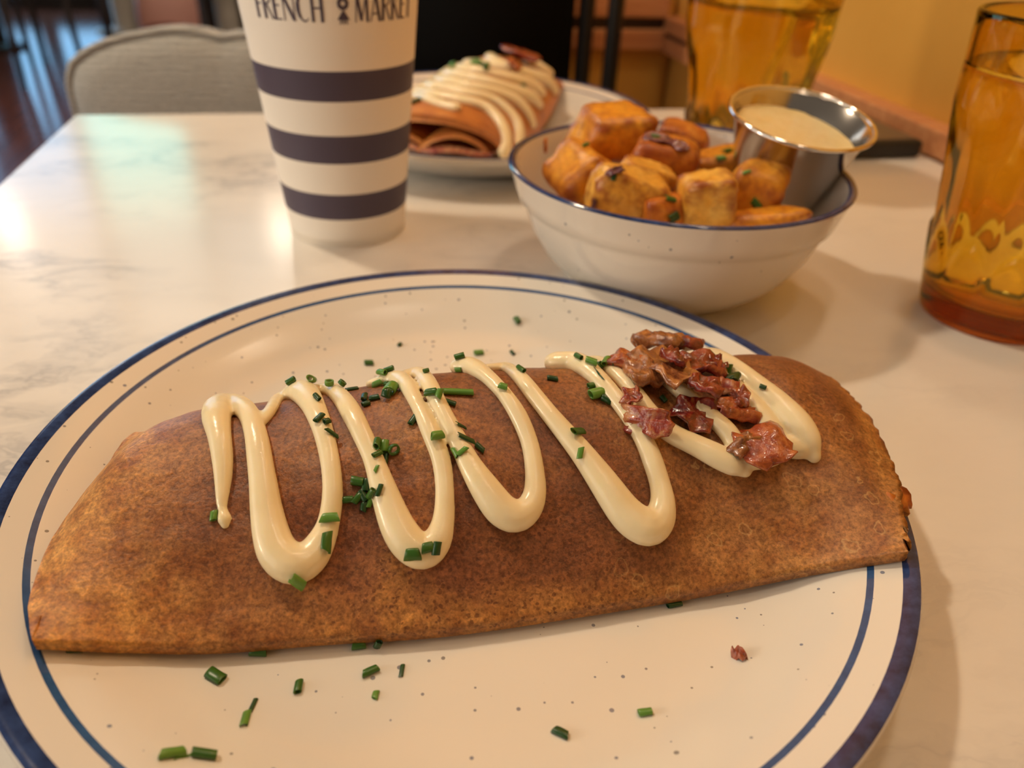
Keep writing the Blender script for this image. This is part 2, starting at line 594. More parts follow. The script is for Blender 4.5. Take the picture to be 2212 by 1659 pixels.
# ------------------------------------------------------------------ table
tbl = empty('marble_table', T(0.117, 0.33, -0.75), (0, 0, TH))
tag(tbl, 'white grey-veined marble cafe table under all the dishes', 'table')
bm = bmesh.new()
bm_box(bm, -0.346, 0.3465, -0.385, 0.380, 0.722, 0.75)
bmesh.ops.bevel(bm, geom=list(bm.edges), offset=0.003, segments=3, affect='EDGES')
from_bm('tabletop', bm, M['marble'], tbl, False)
V, Fc, I = lathe([(0.0, 0.722), (0.09, 0.722), (0.09, 0.712), (0.035, 0.70), (0.032, 0.10), (0.036, 0.06), (0.0, 0.06)], 32)
mk('pedestal', V, Fc, M['frame'], tbl)
V, Fc, I = lathe([(0.0, 0.06), (0.05, 0.055), (0.24, 0.02), (0.25, 0.01), (0.25, 0.0), (0.0, 0.0)], 48)
mk('table_base', V, Fc, M['frame'], tbl)

# ------------------------------------------------------------------ plates
PC = Vector((-0.0146, 0.1914, 0))
PLATE_TOP = [(0, 0.0048), (0.08, 0.0050), (0.095, 0.0062), (0.105, 0.0092), (0.115, 0.0142), (0.122, 0.0178), (0.130, 0.0206), (0.135, 0.022)]


def plate_profile(zs=1.0):
    p = [(0.0, 0.0020, 0), (0.070, 0.0020, 0), (0.073, 0.0, 0), (0.078, 0.0, 0), (0.081, 0.0022, 0), (0.096, 0.0026, 0), (0.106, 0.0056, 0), (0.117, 0.0108, 0),
         (0.1255, 0.0146, 0), (0.132, 0.0176, 0), (0.1355, 0.0195, 0), (0.1362, 0.0208, 0), (0.1356, 0.0218, 1), (0.1346, 0.0221, 1), (0.1328, 0.0217, 1), (0.1313, 0.0212, 0),
         (0.128, 0.0200, 0), (0.1247, 0.0188, 2), (0.1230, 0.0181, 0), (0.1195, 0.0166, 0), (0.115, 0.0142, 0), (0.110, 0.0116, 0), (0.105, 0.0092, 0),
         (0.100, 0.0075, 0), (0.095, 0.0062, 0), (0.088, 0.0054, 0), (0.080, 0.0050, 0), (0.05, 0.0048, 0), (0.0, 0.0048, 0)]
    return [(a, b * zs, c) for a, b, c in p]


def make_plate(loc, label, zs=1.0):
    root = empty('dinner_plate', loc)
    tag(root, label, 'plate', 'cream dinner plates with blue rim bands')
    V, Fc, I = lathe(plate_profile(zs), 160)
    for want, nm, mt, lab in ((0, 'dish', 'ceramic', None), (1, 'rim_band', 'navy', 'wide navy painted band on the rim'), (2, 'inner_line', 'blue', 'thin blue painted line inside the rim')):
        fs = [f for f, i in zip(Fc, I) if i == want]
        used = sorted({v for f in fs for v in f})
        mp = {v: k for k, v in enumerate(used)}
        o = mk(nm, [V[v] for v in used], [tuple(mp[v] for v in f) for f in fs], M[mt], root)
        if lab:
            o['label'] = lab
    return root, [Vector(v) + Vector(loc) for v in V], Fc


plate1, pv, pf = make_plate(PC, 'large speckled cream plate under the near crepe')
PL2 = Vector((-0.036, 0.613, 0))
plate2, pv2, pf2 = make_plate(PL2, 'blurred cream plate behind the striped cup under the far crepe', 1.28)
B_PLATE, B_PLATE2 = bvh_of(pv, pf), bvh_of(pv2, pf2)

# ------------------------------------------------------------------ near crepe
CF = [(-.1083, .1107, .0214), (-.0979, .1142, .0165), (-.0892, .1175, .0122), (-.0715, .1209, .0088), (-.0456, .1255, .008), (-.0148, .1298, .008), (.0198, .1378, .008),
      (.0541, .1464, .0082), (.0856, .1515, .0136), (.1099, .1493, .024)]
CK = [(-.1232, .1958, .0165), (-.09, .211, .0095), (-.055, .2215, .007), (-.0158, .2305, .007), (.025, .2398, .009), (.062, .2475, .014), (.0947, .2527, .023)]
CL = [(-.1083, .1107, .0214), (-.115, .1204, .019), (-.120, .134, .0165), (-.1225, .146, .0155), (-.1228, .158, .015), (-.123, .179, .015), (-.1245, .190, .0155), (-.1232, .1958, .0165)]
CR = [(.1099, .1493, .024), (.112, .153, .024), (.114, .163, .024), (.1175, .175, .0235), (.119, .186, .0235), (.1198, .208, .0235), (.1157, .2286, .0235), (.1066, .2435, .0235), (.0947, .2527, .023)]
CH = [.0045, .0190, .0268, .0297, .0311, .0325, .0342, .0359, .0379, .0384, .0379, .0369, .036, .0351, .0339, .0316, .029, .0263, .0225, .0160, .0045]


def curve_fn(P, smooth=True):
    P = spline(P, 0.004) if smooth else P
    P = [Vector(p) for p in P]
    s = [0.0]
    for a, b in zip(P, P[1:]):
        s.append(s[-1] + (b.xy - a.xy).length)
    L = s[-1]

    def f(t):
        t = min(max(t, 0), 1) * L
        for i in range(len(P) - 1):
            if t <= s[i + 1] or i == len(P) - 2:
                k = (t - s[i]) / max(1e-9, s[i + 1] - s[i])
                return P[i].lerp(P[i + 1], k)
    return f


def coons(F, K, L, R):
    f, k, l, r = map(curve_fn, (F, K, L, R))
    a, b, c, d = Vector(F[0]), Vector(F[-1]), Vector(K[0]), Vector(K[-1])

    def P(u, v):
        return f(u) * (1 - v) + k(u) * v + l(v) * (1 - u) + r(v) * u - (a * (1 - u) * (1 - v) + b * u * (1 - v) + c * (1 - u) * v + d * u * v)
    return P


def dome(v):
    return max(0.0, sin(pi * min(max(v, 0), 1) ** 1.35)) ** 0.75


def crepe_mesh(P, H, nu, nv, wob, seed, jag):
    V, UVS = [], []
    ht = [(i / (len(H) - 1), h) for i, h in enumerate(H)]
    hs = spline([(a * 100, b) for a, b in ht], 1.0)
    hs = [(a / 100, b) for a, b in hs]
    # ring of section parameters: over the top, then back underneath
    top = [((i / nv) ** 1.25 if i / nv < 0.5 else i / nv) for i in range(nv + 1)]
    top = [i / nv for i in range(nv + 1)]
    ring = [(t, 1) for t in top] + [(1 - k / nv, 0) for k in range(nv + 1)]
    for i in range(nu + 1):
        u = i / nu
        h = lerp(hs, u)
        for (v, s) in ring:
            p = P(u, v)
            if s:
                q = Vector((p.x * 38, p.y * 60, seed))
                w = noise.noise(q) * wob * min(1, 6 * v * (1 - v)) * min(1, 8 * u * (1 - u) + 0.15)
                w += noise.noise(q * 3.1) * wob * 0.35
                rr_ = max(0.0, (u - 0.68) / 0.32) * min(1, (1 - u) * 9)
                w += 0.0030 * rr_ * noise.noise(Vector((p.x * 70 + p.y * 24, p.y * 16 - p.x * 8, seed + 7))) * min(1, 5 * v * (1 - v))
                p = p + Vector((0, 0, 0.0022 + h * dome(v) + w))
            else:
                p = p + Vector((0, 0, -0.0012))
            if u > 0.985:
                p.x += jag * (noise.noise(Vector((v * 26, seed, 3))) + 0.6 * noise.noise(Vector((v * 70, seed, 9))))
            V.append(p)
            UVS.append((u, v, s))
    n = len(ring)
    Fc = []
    for i in range(nu):
        for j in range(n):
            a, b = i * n + j, i * n + (j + 1) % n
            Fc.append((a, b, b + n, a + n))
    # ends
    for i in (0, nu):
        base = i * n
        c = Vector((0, 0, 0))
        for j in range(n):
            c += V[base + j] / n
        V.append(c)
        UVS.append((i / nu, 0.5, 0))
        for j in range(n):
            Fc.append((base + j, base + (j + 1) % n, len(V) - 1))
    return V, Fc, UVS


CP = coons(CF, CK, CL, CR)
cv, cf, cuv = crepe_mesh(CP, CH, 150, 80, 0.0012, 2.0, 0.0016)
crepe = empty('filled_crepe', (PC.x, PC.y, 0.005))
tag(crepe, 'near browned folded crepe with five loops of sauce and bacon', 'crepe')
off = Vector((PC.x, PC.y, 0.005))
body = mk('crepe_wrap', [v - off for v in cv], cf, M['crepe'], crepe)
me = body.data
for nm in ('gold', 'pores', 'blister'):
    me.attributes.new(nm, 'FLOAT', 'POINT')
sm = lambda a, b, x: (lambda t: t * t * (3 - 2 * t))(min(1, max(0, (x - a) / (b - a))))
ga, po, bl = [], [], []
for (u, v, s), p in zip(cuv, cv):
    n_ = 0.5 + 0.5 * noise.noise(Vector((p.x * 45, p.y * 45, 5)))
    gold = max(sm(0.22, 0.0, u) * (0.45 + 0.6 * n_), sm(0.30, 0.06, u) * sm(0.5, 0.15, v) * n_ * 1.1, sm(0.93, 1.0, u) * (0.25 + 0.6 * n_), sm(0.10, 0.0, v) * 0.35, sm(0.6, 0.9, u) * sm(0.6, 0.1, v) * n_ * 0.75)
    gold = max(gold, 0.8 * sm(0.95, 1.0, v), 0.9 * math.exp(-((u - 0.06) / 0.05) ** 2 - ((v - 0.72) / 0.12) ** 2), 0.7 * math.exp(-((u - 0.70) / 0.03) ** 2 - ((v - 0.42) / 0.14) ** 2))
    ga.append(min(1, gold))
    po.append(min(1, sm(0.55, 0.12, v) * sm(0.12, 0.45, u) * sm(0.80, 0.6, u) * 1.2))
    bl.append(sm(0.55, 0.75, u) * sm(0.75, 0.5, v))
for nm, dat in (('gold', ga), ('pores', po), ('blister', bl)):
    me.attributes[nm].data.foreach_set('value', dat)
B_CREPE = bvh_of(cv, cf)

# filling peeping out of the open right end
bm = bmesh.new()
bmesh.ops.create_icosphere(bm, subdivisions=3, radius=1)
for v in bm.verts:
    c = v.co.copy()
    v.co = Vector((c.x * 0.006, c.y * 0.007, c.z * 0.0024)) * (1 + 0.5 * noise.noise(c * 2.3))
fl = from_bm('filling', bm, M['pot_c'], crepe)
fl.location = Vector((0.1135, 0.172, 0.0255)) - off
fl['label'] = 'brown filling showing at the open right end'


# ------------------------------------------------------------------ sauce on the near crepe
def strand(pts, trees, flat=0.62, step=9, sink=0.25, off=Vector((0, 0, 0))):
    sp = spline(pts, step)
    P, R, N = [], [], []
    last = None
    for (x, y, hw) in sp:
        h = hit(x, y, trees)
        k = 0
        while h is None and k < 16:
            k += 1
            h = hit(x, y + 3 * k, trees)
        if h is None:
            continue
        loc, nor, dist = h
        if last is not None and (loc - last).length > 0.03:
            continue
        last = loc
        r = hw * dist / F_PX
        P.append(loc)
        R.append(r)
        N.append(nor)
    # smooth normals and the path a little
    for _ in range(3):
        N = [(N[max(i - 1, 0)] + N[i] * 2 + N[min(i + 1, len(N) - 1)]).normalized() for i in range(len(N))]
    P2 = [p + n * (r * flat * (1 - 2 * sink)) for p, n, r in zip(P, N, R)]
    for _ in range(2):
        P2 = [P2[0]] + [(P2[i - 1] + P2[i] * 2 + P2[i + 1]) / 4 for i in range(1, len(P2) - 1)] + [P2[-1]]
    # rounded ends
    t0, t1 = (P2[0] - P2[1]).normalized(), (P2[-1] - P2[-2]).normalized()
    head = [(P2[0] + t0 * R[0] * a, R[0] * b) for a, b in ((0.92, 0.35), (0.7, 0.7), (0.35, 0.93))]
    tail = [(P2[-1] + t1 * R[-1] * a, R[-1] * b) for a, b in ((0.35, 0.93), (0.7, 0.7), (0.92, 0.35))]
    P2 = [p for p, _ in head] + P2 + [p for p, _ in tail]
    R = [r for _, r in head] + R + [r for _, r in tail]
    N = [N[0]] * 3 + N + [N[-1]] * 3
    V, Fc = tube([p - off for p in P2], R, 14, flat, N)
    return V, Fc


STR = [
    # first leg on the left: blob, neck, widening up, over the top and down into loop one
    [(487, 1136, 9), (487, 1124, 15), (482, 1104, 10), (480, 1086, 12), (483, 1045, 17), (483, 1000, 21), (477, 947, 24), (469, 905, 30), (470, 888, 30), (492, 878, 25), (518, 884, 24), (540, 902, 22),
     (553, 935, 23), (560, 970, 25), (570, 1035, 28), (577, 1095, 32), (588, 1155, 37), (606, 1200, 41), (640, 1222, 43), (672, 1208, 38), (694, 1175, 31), (711, 1132, 24), (720, 1070, 22), (715, 1000, 21),
     (700, 935, 22), (680, 887, 25), (658, 856, 30), (642, 844, 26)],
    # thin crossing strand
    [(556, 924, 13), (572, 908, 14), (590, 885, 14), (606, 848, 13), (628, 838, 20), (648, 838, 22)],
    # over the top into loop two
    [(640, 834, 16), (672, 829, 15), (704, 838, 17), (736, 862, 20), (761, 898, 23), (788, 950, 22), (811, 1003, 23), (834, 1070, 30), (862, 1142, 37), (888, 1180, 39), (916, 1194, 38), (942, 1174, 33), (957, 1130, 25), (961, 1070, 21),
     (954, 1000, 21), (928, 932, 20), (901, 875, 17), (878, 834, 20), (852, 816, 21), (826, 812, 17), (802, 816, 12)],
    # top bend, loop three
    [(846, 806, 14), (866, 802, 16), (896, 804, 18), (922, 826, 19), (955, 893, 20), (992, 962, 22), (1018, 1014, 27), (1050, 1064, 34), (1082, 1105, 37), (1112, 1117, 36), (1138, 1103, 31), (1153, 1072, 26), (1153, 1021, 22),
     (1143, 961, 20), (1119, 901, 20), (1088, 855, 18), (1052, 819, 19), (1016, 800, 26), (996, 798, 25)],
    # loop four
    [(1010, 780, 10), (1040, 777, 11), (1076, 786, 14), (1120, 819, 18), (1150, 855, 20), (1188, 901, 21), (1226, 946, 24), (1263, 993, 28), (1304, 1052, 34), (1340, 1103, 38), (1370, 1132, 41), (1394, 1142, 42), (1418, 1126, 36), (1428, 1090, 28), (1422, 1045, 23),
     (1404, 991, 23), (1384, 946, 21), (1356, 901, 20), (1322, 856, 20), (1284, 817, 22), (1246, 790, 27), (1204, 776, 29)],
    # loop five runs under the bacon
    [(1232, 766, 11), (1262, 770, 13), (1300, 788, 16), (1334, 816, 18), (1366, 850, 20), (1400, 896, 22), (1444, 938, 23), (1496, 963, 24), (1546, 988, 27), (1582, 1006, 25), (1606, 1020, 14)],
    [(1606, 1018, 16), (1590, 975, 22), (1570, 938, 22), (1530, 900, 20), (1478, 858, 19), (1440, 826, 18), (1412, 800, 14)],
    # last loop
    [(1604, 1000, 20), (1650, 990, 26), (1690, 968, 26)],
    [(1680, 966, 22), (1662, 930, 24), (1624, 884, 24), (1576, 840, 21), (1530, 808, 18), (1496, 788, 13)],
    [(1476, 760, 11), (1506, 763, 15), (1540, 775, 20), (1580, 800, 23), (1630, 842, 27), (1678, 884, 31), (1720, 928, 33), (1742, 962, 28), (1756, 988, 15)],
    [(1690, 968, 26), (1728, 972, 24), (1752, 984, 13)],
]
SV, SF = [], []
for pts in STR:
    V, Fc = strand(pts, [B_CREPE], 0.82, 9, 0.26)
    k = len(SV)
    SV += V
    SF += [tuple(i + k for i in f) for f in Fc]
B_SAUCE = bvh_of(SV, SF)
sauce = mk('sauce_drizzle', [v - off for v in SV], SF, M['sauce'], crepe)
sauce['label'] = 'thick pale yellow sauce piped in zigzag loops'
md = sauce.modifiers.new('merge', 'REMESH')
md.mode, md.voxel_size, md.use_smooth_shade = 'VOXEL', 0.00055, True
ms = sauce.modifiers.new('soften', 'SMOOTH')
ms.factor, ms.iterations = 0.5, 6

# ------------------------------------------------------------------ far crepe
A0, A1 = Vector((-.013, .513, .019)), Vector((.034, .712, .024))
SD = Vector((-.095, .024, 0))
GF = [A0, A0.lerp(A1, .33) + Vector((.004, 0, -.008)), A0.lerp(A1, .66) + Vector((.004, 0, -.008)), A1]
GK = [A0 + SD, A0.lerp(A1, .33) + SD + Vector((-.004, 0, -.008)), A0.lerp(A1, .66) + SD + Vector((-.004, 0, -.008)), A1 + SD]
GL = [A0, A0 + SD * .5 + Vector((0, -.006, -.004)), A0 + SD]
GR = [A1, A1 + SD * .5 + Vector((0, .006, 0)), A1 + SD]
GP = coons([tuple(p) for p in GF], [tuple(p) for p in GK], [tuple(p) for p in GL], [tuple(p) for p in GR])
GH = [.024, .029, .033, .036, .038, .039, .038, .036, .032, .024, .008]
dome2 = lambda v: max(0.0, sin(pi * v)) ** 0.6
crepe2 = empty('filled_crepe', (PL2.x, PL2.y, 0.006))
tag(crepe2, 'blurred far crepe striped with sauce, open folded end facing the camera', 'crepe')
off2 = Vector((PL2.x, PL2.y, 0.006))


def sheet(scale_h, dz, inset_v, u0, u1, thick, name, mat, nu=36, nv=30, wob=0.0012, hmul=None):
    V = []
    for i in range(nu + 1):
        u = u0 + (u1 - u0) * i / nu
        h = lerp([(k / 10, x) for k, x in enumerate(GH)], u) * scale_h
        for side in (0, 1):
            for j in range(nv + 1):
                v = inset_v[0] + (inset_v[1] - inset_v[0]) * j / nv
                p = GP(u, v)
                z = h * dome2(j / nv) + dz + noise.noise(Vector((p.x * 45, p.y * 30, scale_h * 9))) * wob
                V.append(p + Vector((0, 0, max(0.0015, z - side * thick))) - off2)
    n = nv + 1
    Fc = []
    for i in range(nu):
        a = i * 2 * n
        b = a + 2 * n
        for j in range(nv):
            Fc.append((a + j, a + j + 1, b + j + 1, b + j))
            Fc.append((a + n + j + 1, a + n + j, b + n + j, b + n + j + 1))
        Fc.append((a, b, b + n, a + n))
        Fc.append((a + nv, a + n + nv, b + n + nv, b + nv))
    for i in (0, nu):
        a = i * 2 * n
        for j in range(nv):
            Fc.append((a + j, a + j + 1, a + n + j + 1, a + n + j))
    return mk(name, V, Fc, mat, crepe2), V, Fc


o, V2, F2 = sheet(1.0, .004, (0, 1), 0, 1, .0045, 'crepe_wrap', M['crepe_far'])
B_CREPE2 = bvh_of([v + off2 for v in V2], F2)
sheet(.62, .003, (.10, .62), -.02, .9, .004, 'inner_fold', M['crepe_far'])
sheet(.40, .003, (.50, .95), .01, .9, .004, 'inner_fold', M['crepe_far'])
hm, _, _ = sheet(.16, .004, (.08, .9), -.015, .9, .004, 'ham_slice', M['bacon_pink'], wob=.003)
hm['label'] = 'pink filling visible in the open end'
S2 = [
    [(893, 182, 10), (915, 186, 11), (945, 192, 11)],
    [(893, 206, 9), (920, 214, 9), (945, 225, 9), (984, 236, 10)],
    [(893, 196, 10), (921, 204, 10), (994, 219, 11), (1051, 238, 12), (1083, 276, 12), (1090, 311, 12), (1086, 330, 11)],
    [(905, 182, 11), (937, 188, 11), (1010, 205, 11), (1067, 221, 11), (1105, 255, 12), (1118, 287, 12), (1113, 316, 11)],
    [(900, 168, 11), (929, 171, 11), (1010, 189, 11), (1075, 204, 11), (1116, 224, 12), (1140, 252, 11), (1147, 268, 9)],
    [(930, 160, 10), (961, 160, 10), (1043, 178, 11), (1108, 199, 12), (1148, 215, 13), (1160, 226, 10)],
    [(960, 150, 10), (994, 150, 10), (1075, 166, 11), (1140, 184, 12), (1164, 200, 11)],
    [(1059, 128, 10), (1075, 141, 11), (1124, 160, 12), (1178, 178, 13), (1194, 196, 10)],
    [(1010, 140, 9), (1050, 142, 10), (1095, 152, 10)],
    [(1140, 138, 10), (1165, 141, 11), (1182, 148, 10)],
]
TV, TF = [], []
for pts in S2:
    V, Fc = strand([(a, b, c * 1.22) for a, b, c in pts], [B_CREPE2], 0.7, 6)
    k = len(TV)
    TV += V
    TF += [tuple(i + k for i in f) for f in Fc]
s2 = mk('sauce_drizzle', [v - off2 for v in TV], TF, M['sauce'], crepe2)
s2['label'] = 'close stripes of pale yellow sauce'
B_SAUCE2 = bvh_of(TV, TF)


# ------------------------------------------------------------------ bacon
def bacon(px, py, wx, wy, ang, mat, label, seed, thick=0.0032, trees=(B_CREPE, B_SAUCE), rise=0.0, curl=0.3, grp='bacon bits on the near crepe'):
    h = hit(px, py, trees)
    loc, nor, dist = h
    k = dist / F_PX
    d2 = pix_dir(px + 40 * cos(ang), py - 40 * sin(ang))
    t = loc.dot(nor) - CAM.dot(nor)
    q = CAM + d2 * (t / d2.dot(nor))
    ax = (q - loc).normalized()
    ay = nor.cross(ax).normalized()
    # foreshortening of a patch on the slope, seen along the line of sight
    view = (CAM - loc).normalized()
    fy = max(0.45, abs(view.dot(nor)))
    hx, hy = 1.22 * wx * k / 2, 1.22 * wy * k / 2 / fy
    r = random.Random(seed)
    bm = bmesh.new()
    n = 26
    rim = []
    for i in range(n):
        a = 2 * pi * i / n
        sq = 1.0 / max(abs(cos(a)) ** 1.0, abs(sin(a)) ** 1.0) * 0.9
        rr = (0.72 * min(sq, 1.18) + 0.20 * noise.noise(Vector((cos(a) * 1.6, sin(a) * 1.6, seed))) + 0.16 * noise.noise(Vector((cos(a) * 5, sin(a) * 5, seed * 2.3))) + 0.10 * noise.noise(Vector((cos(a) * 11, sin(a) * 11, seed))) + 0.12)
        rim.append((cos(a) * rr, sin(a) * rr))
    layers = []
    for s, zz in ((0.80, -1), (0.97, -0.55), (1.0, 0.0), (0.96, 0.6), (0.82, 1.0), (0.45, 1.05)):
        ring = []
        for (x, y) in rim:
            X, Y = x * s, y * s
            wv = noise.noise(Vector((X * 1.7, Y * 1.7, seed + 4))) * curl * .012 + .0011 * noise.noise(Vector((X * 4.5, Y * 4.5, seed + 8)))
            z = thick * .58 * 0.5 * zz + wv
            ring.append(bm.verts.new((X * hx, Y * hy, z)))
        layers.append(ring)
    for A, B in zip(layers, layers[1:]):
        for i in range(n):
            bm.faces.new((A[i], A[(i + 1) % n], B[(i + 1) % n], B[i]))
    for L, zz in ((layers[0], -0.5), (layers[-1], 0.55)):
        c = bm.verts.new((0, 0, thick * .58 * zz + curl * .012 * noise.noise(Vector((0, 0, seed + 4)))))
        for i in range(n):
            bm.faces.new((L[i], L[(i + 1) % n], c))
    o = from_bm('bacon_bit', bm, M[mat])
    rot = Matrix((ax, ay, nor)).transposed().to_4x4()
    o.matrix_world = Matrix.Translation(loc + nor * (thick * 0.42 + rise)) @ rot
    tag(o, label, 'bacon', grp)
    return o


BAC = [
    (1432, 800, 110, 74, 0.2, 'bacon_brown', 'broad tan bacon bit at the back of the heap, under the dark red top chunk', 11, .004, 0.0),
    (1359, 802, 62, 62, 1.0, 'bacon_orange', 'orange-brown bacon bit at the far left of the heap', 12, .005, .001),
    (1386, 829, 84, 50, 0.2, 'bacon_brown', 'crumbly greyish-brown bacon bit left of the heap centre', 13, .006, .002),
    (1416, 776, 66, 52, 0.5, 'bacon_brown', 'pale brown bumpy bacon bit on top of the heap', 14, .006, .004),
    (1461, 780, 58, 46, -0.9, 'bacon_red', 'dark red bacon chunk highest in the heap', 15, .005, .004),
    (1441, 800, 60, 30, 0.4, 'bacon_red', 'red bacon sliver under the dark top chunk', 16, .004, .003),
    (1376, 862, 48, 34, 0.3, 'bacon_pink', 'small pink bacon scrap above the big glossy piece', 17, .004, .002),
    (1402, 908, 122, 66, -0.12, 'bacon_pink', 'big glossy red and white bacon piece at lower left of the heap', 18, .005, .001),
    (1502, 816, 116, 32, -0.15, 'bacon_red', 'long red-brown bacon strip across the middle of the heap', 19, .005, .003),
    (1549, 798, 30, 20, 0.6, 'bacon_red', 'tiny dark red bacon crumb beside the parsley-like chive tuft', 20, .003, .001),
    (1508, 856, 74, 26, -0.5, 'bacon_red', 'crumpled dark maroon bacon curl right of the heap centre', 21, .004, .003),
    (1560, 842, 66, 30, -0.4, 'bacon_pink', 'pinkish bacon fragment under the long red strip', 22, .004, .001),
    (1497, 902, 104, 64, -0.45, 'bacon_red', 'flat deep red bacon slice in the middle below the maroon curl', 23, .003, .001),
    (1590, 896, 110, 40, -0.2, 'bacon_orange', 'orange-pink bacon flake on the right sauce loop', 24, .003, .001),
    (1604, 862, 40, 44, 0.2, 'bacon_orange', 'amber curled bacon edge on the right side of the heap', 25, .003, .001),
    (1650, 972, 118, 84, 0.25, 'bacon_orange', 'square glossy bacon chip lowest on the right, on the sauce tip', 26, .0035, .001),
    (1604, 962, 44, 60, -0.9, 'bacon_brown', 'tan bacon edge left of the lowest square chip', 27, .003, .0),
]
for b in BAC:
    bacon(b[0], b[1], b[2], b[3], b[4], b[5], b[6], b[7], b[8], rise=b[9])
bacon(1121, 133, 42, 38, 0.6, 'bacon_red', 'blurred red bacon bit on top of the far crepe', 41, .006, (B_CREPE2, B_SAUCE2), .004, grp='bacon on the far crepe')
bacon(1106, 143, 46, 16, 0.1, 'bacon_orange', 'thin blurred bacon sliver at the foot of the far crepe bacon bit', 42, .004, (B_CREPE2, B_SAUCE2), .001, grp='bacon on the far crepe')
bacon(1597, 1420, 20, 22, 0.9, 'bacon_orange', 'single orange bacon crumb alone on the bare plate front', 43, .0022, (B_PLATE,), 0, grp='bacon crumb on the plate')


# ------------------------------------------------------------------ chives
def chive_mesh(kind, seed, mat):
    """unit piece along z, length 1, radius 1 (scaled later)"""
    r = random.Random(seed)
    bm = bmesh.new()
    n = 12
    if kind == 'strand':
        V, Fc = tube([(0.5 * sin(i * 0.9), 0.3 * cos(i * 0.7), i / 8 - 0.5) for i in range(9)], [0.35] * 9, 6)
        vs = [bm.verts.new(v) for v in V]
        for f in Fc:
            bm.faces.new([vs[i] for i in f])
    else:
        sq = {'tube': 0.82, 'flat': 0.5, 'ring': 0.95, 'half': 0.6}[kind]
        inn = 0.72
        a1 = 2 * pi if kind != 'half' else 1.25 * pi
        s0, s1 = r.uniform(-.28, .28), r.uniform(-.28, .28)
        rings = []
        for (rad, z) in ((1, -.5), (1.03, -.2), (1, .15), (1, .5), (inn, .5), (inn, 0), (inn, -.5)):
            row = []
            for j in range(n + (1 if kind == 'half' else 0)):
                a = a1 * j / n
                x, y = cos(a) * rad, sin(a) * rad * sq
                zz = z + (s0 if z < -0.3 else s1 if z > 0.3 else 0) * cos(a) * 0.5
                wob = 1 + 0.09 * noise.noise(Vector((x * 2, y * 2, seed + z * 2)))
                row.append(bm.verts.new((x * wob, y * wob, zz)))
            rings.append(row)
        m_ = len(rings[0])
        cyc = m_ if kind != 'half' else m_ - 1
        K = len(rings)
        for k in range(K):
            A, B = rings[k], rings[(k + 1) % K]
            for j in range(cyc):
                bm.faces.new((A[j], A[(j + 1) % m_], B[(j + 1) % m_], B[j]))
        if kind == 'half':
            for j in (0, m_ - 1):
                bm.faces.new([rings[k][j] for k in range(K)])
    bmesh.ops.recalc_face_normals(bm, faces=bm.faces)
    me = bpy.data.meshes.new('chive_piece')
    bm.to_mesh(me)
    bm.free()
    me.materials.append(mat)
    me.polygons.foreach_set('use_smooth', [True] * len(me.polygons))
    return me


CM = {}


def chive(px, py, ang, ln, wd, kind, tone, label, trees, tilt=0.0, rise=0.0, group=None, name='chive_piece', cat='chive'):
    h = hit(px, py, trees)
    k = 0
    while h is None and k < 20:
        k += 1
        h = hit(px, py + 2 * k, trees)
    if h is None:
        return None
    loc, nor, dist = h
    k = dist / F_PX
    a = radians(ang)
    d2 = pix_dir(px + 12 * cos(a), py - 12 * sin(a))
    q = CAM + d2 * ((loc - CAM).dot(nor) / d2.dot(nor))
    ax = (q - loc)
    if abs(d2.dot(nor)) < 0.35:
        ax = RT * cos(a) + UP * sin(a) * 0.6
    ax = (ax - nor * ax.dot(nor)).normalized()
    ax = (ax * cos(tilt) + nor * sin(tilt)).normalized()
    sd = nor.cross(ax)
    sd = sd.normalized() if sd.length > 1e-4 else RT
    nn = ax.cross(sd).normalized()
    R = Matrix((sd, nn, ax)).transposed().to_4x4()
    key = (kind, tone, (len(CM) + int(px)) % 3)
    if key not in CM:
        CM[key] = chive_mesh(kind, key[2] * 3.7 + len(kind), M[tone])
    o = bpy.data.objects.new(name, CM[key])
    COL.objects.link(o)
    r = wd * k / 2
    sq = {'tube': .82, 'flat': .5, 'ring': .95, 'half': .5, 'strand': .3}[kind]
    lift = r * sq * 0.9 * cos(tilt) + abs(sin(tilt)) * ln * k * 0.5 + rise
    o.matrix_world = Matrix.Translation(loc + nor * lift) @ R @ Matrix.Diagonal((r, r, ln * k, 1))
    tag(o, label, cat, group)
    return o


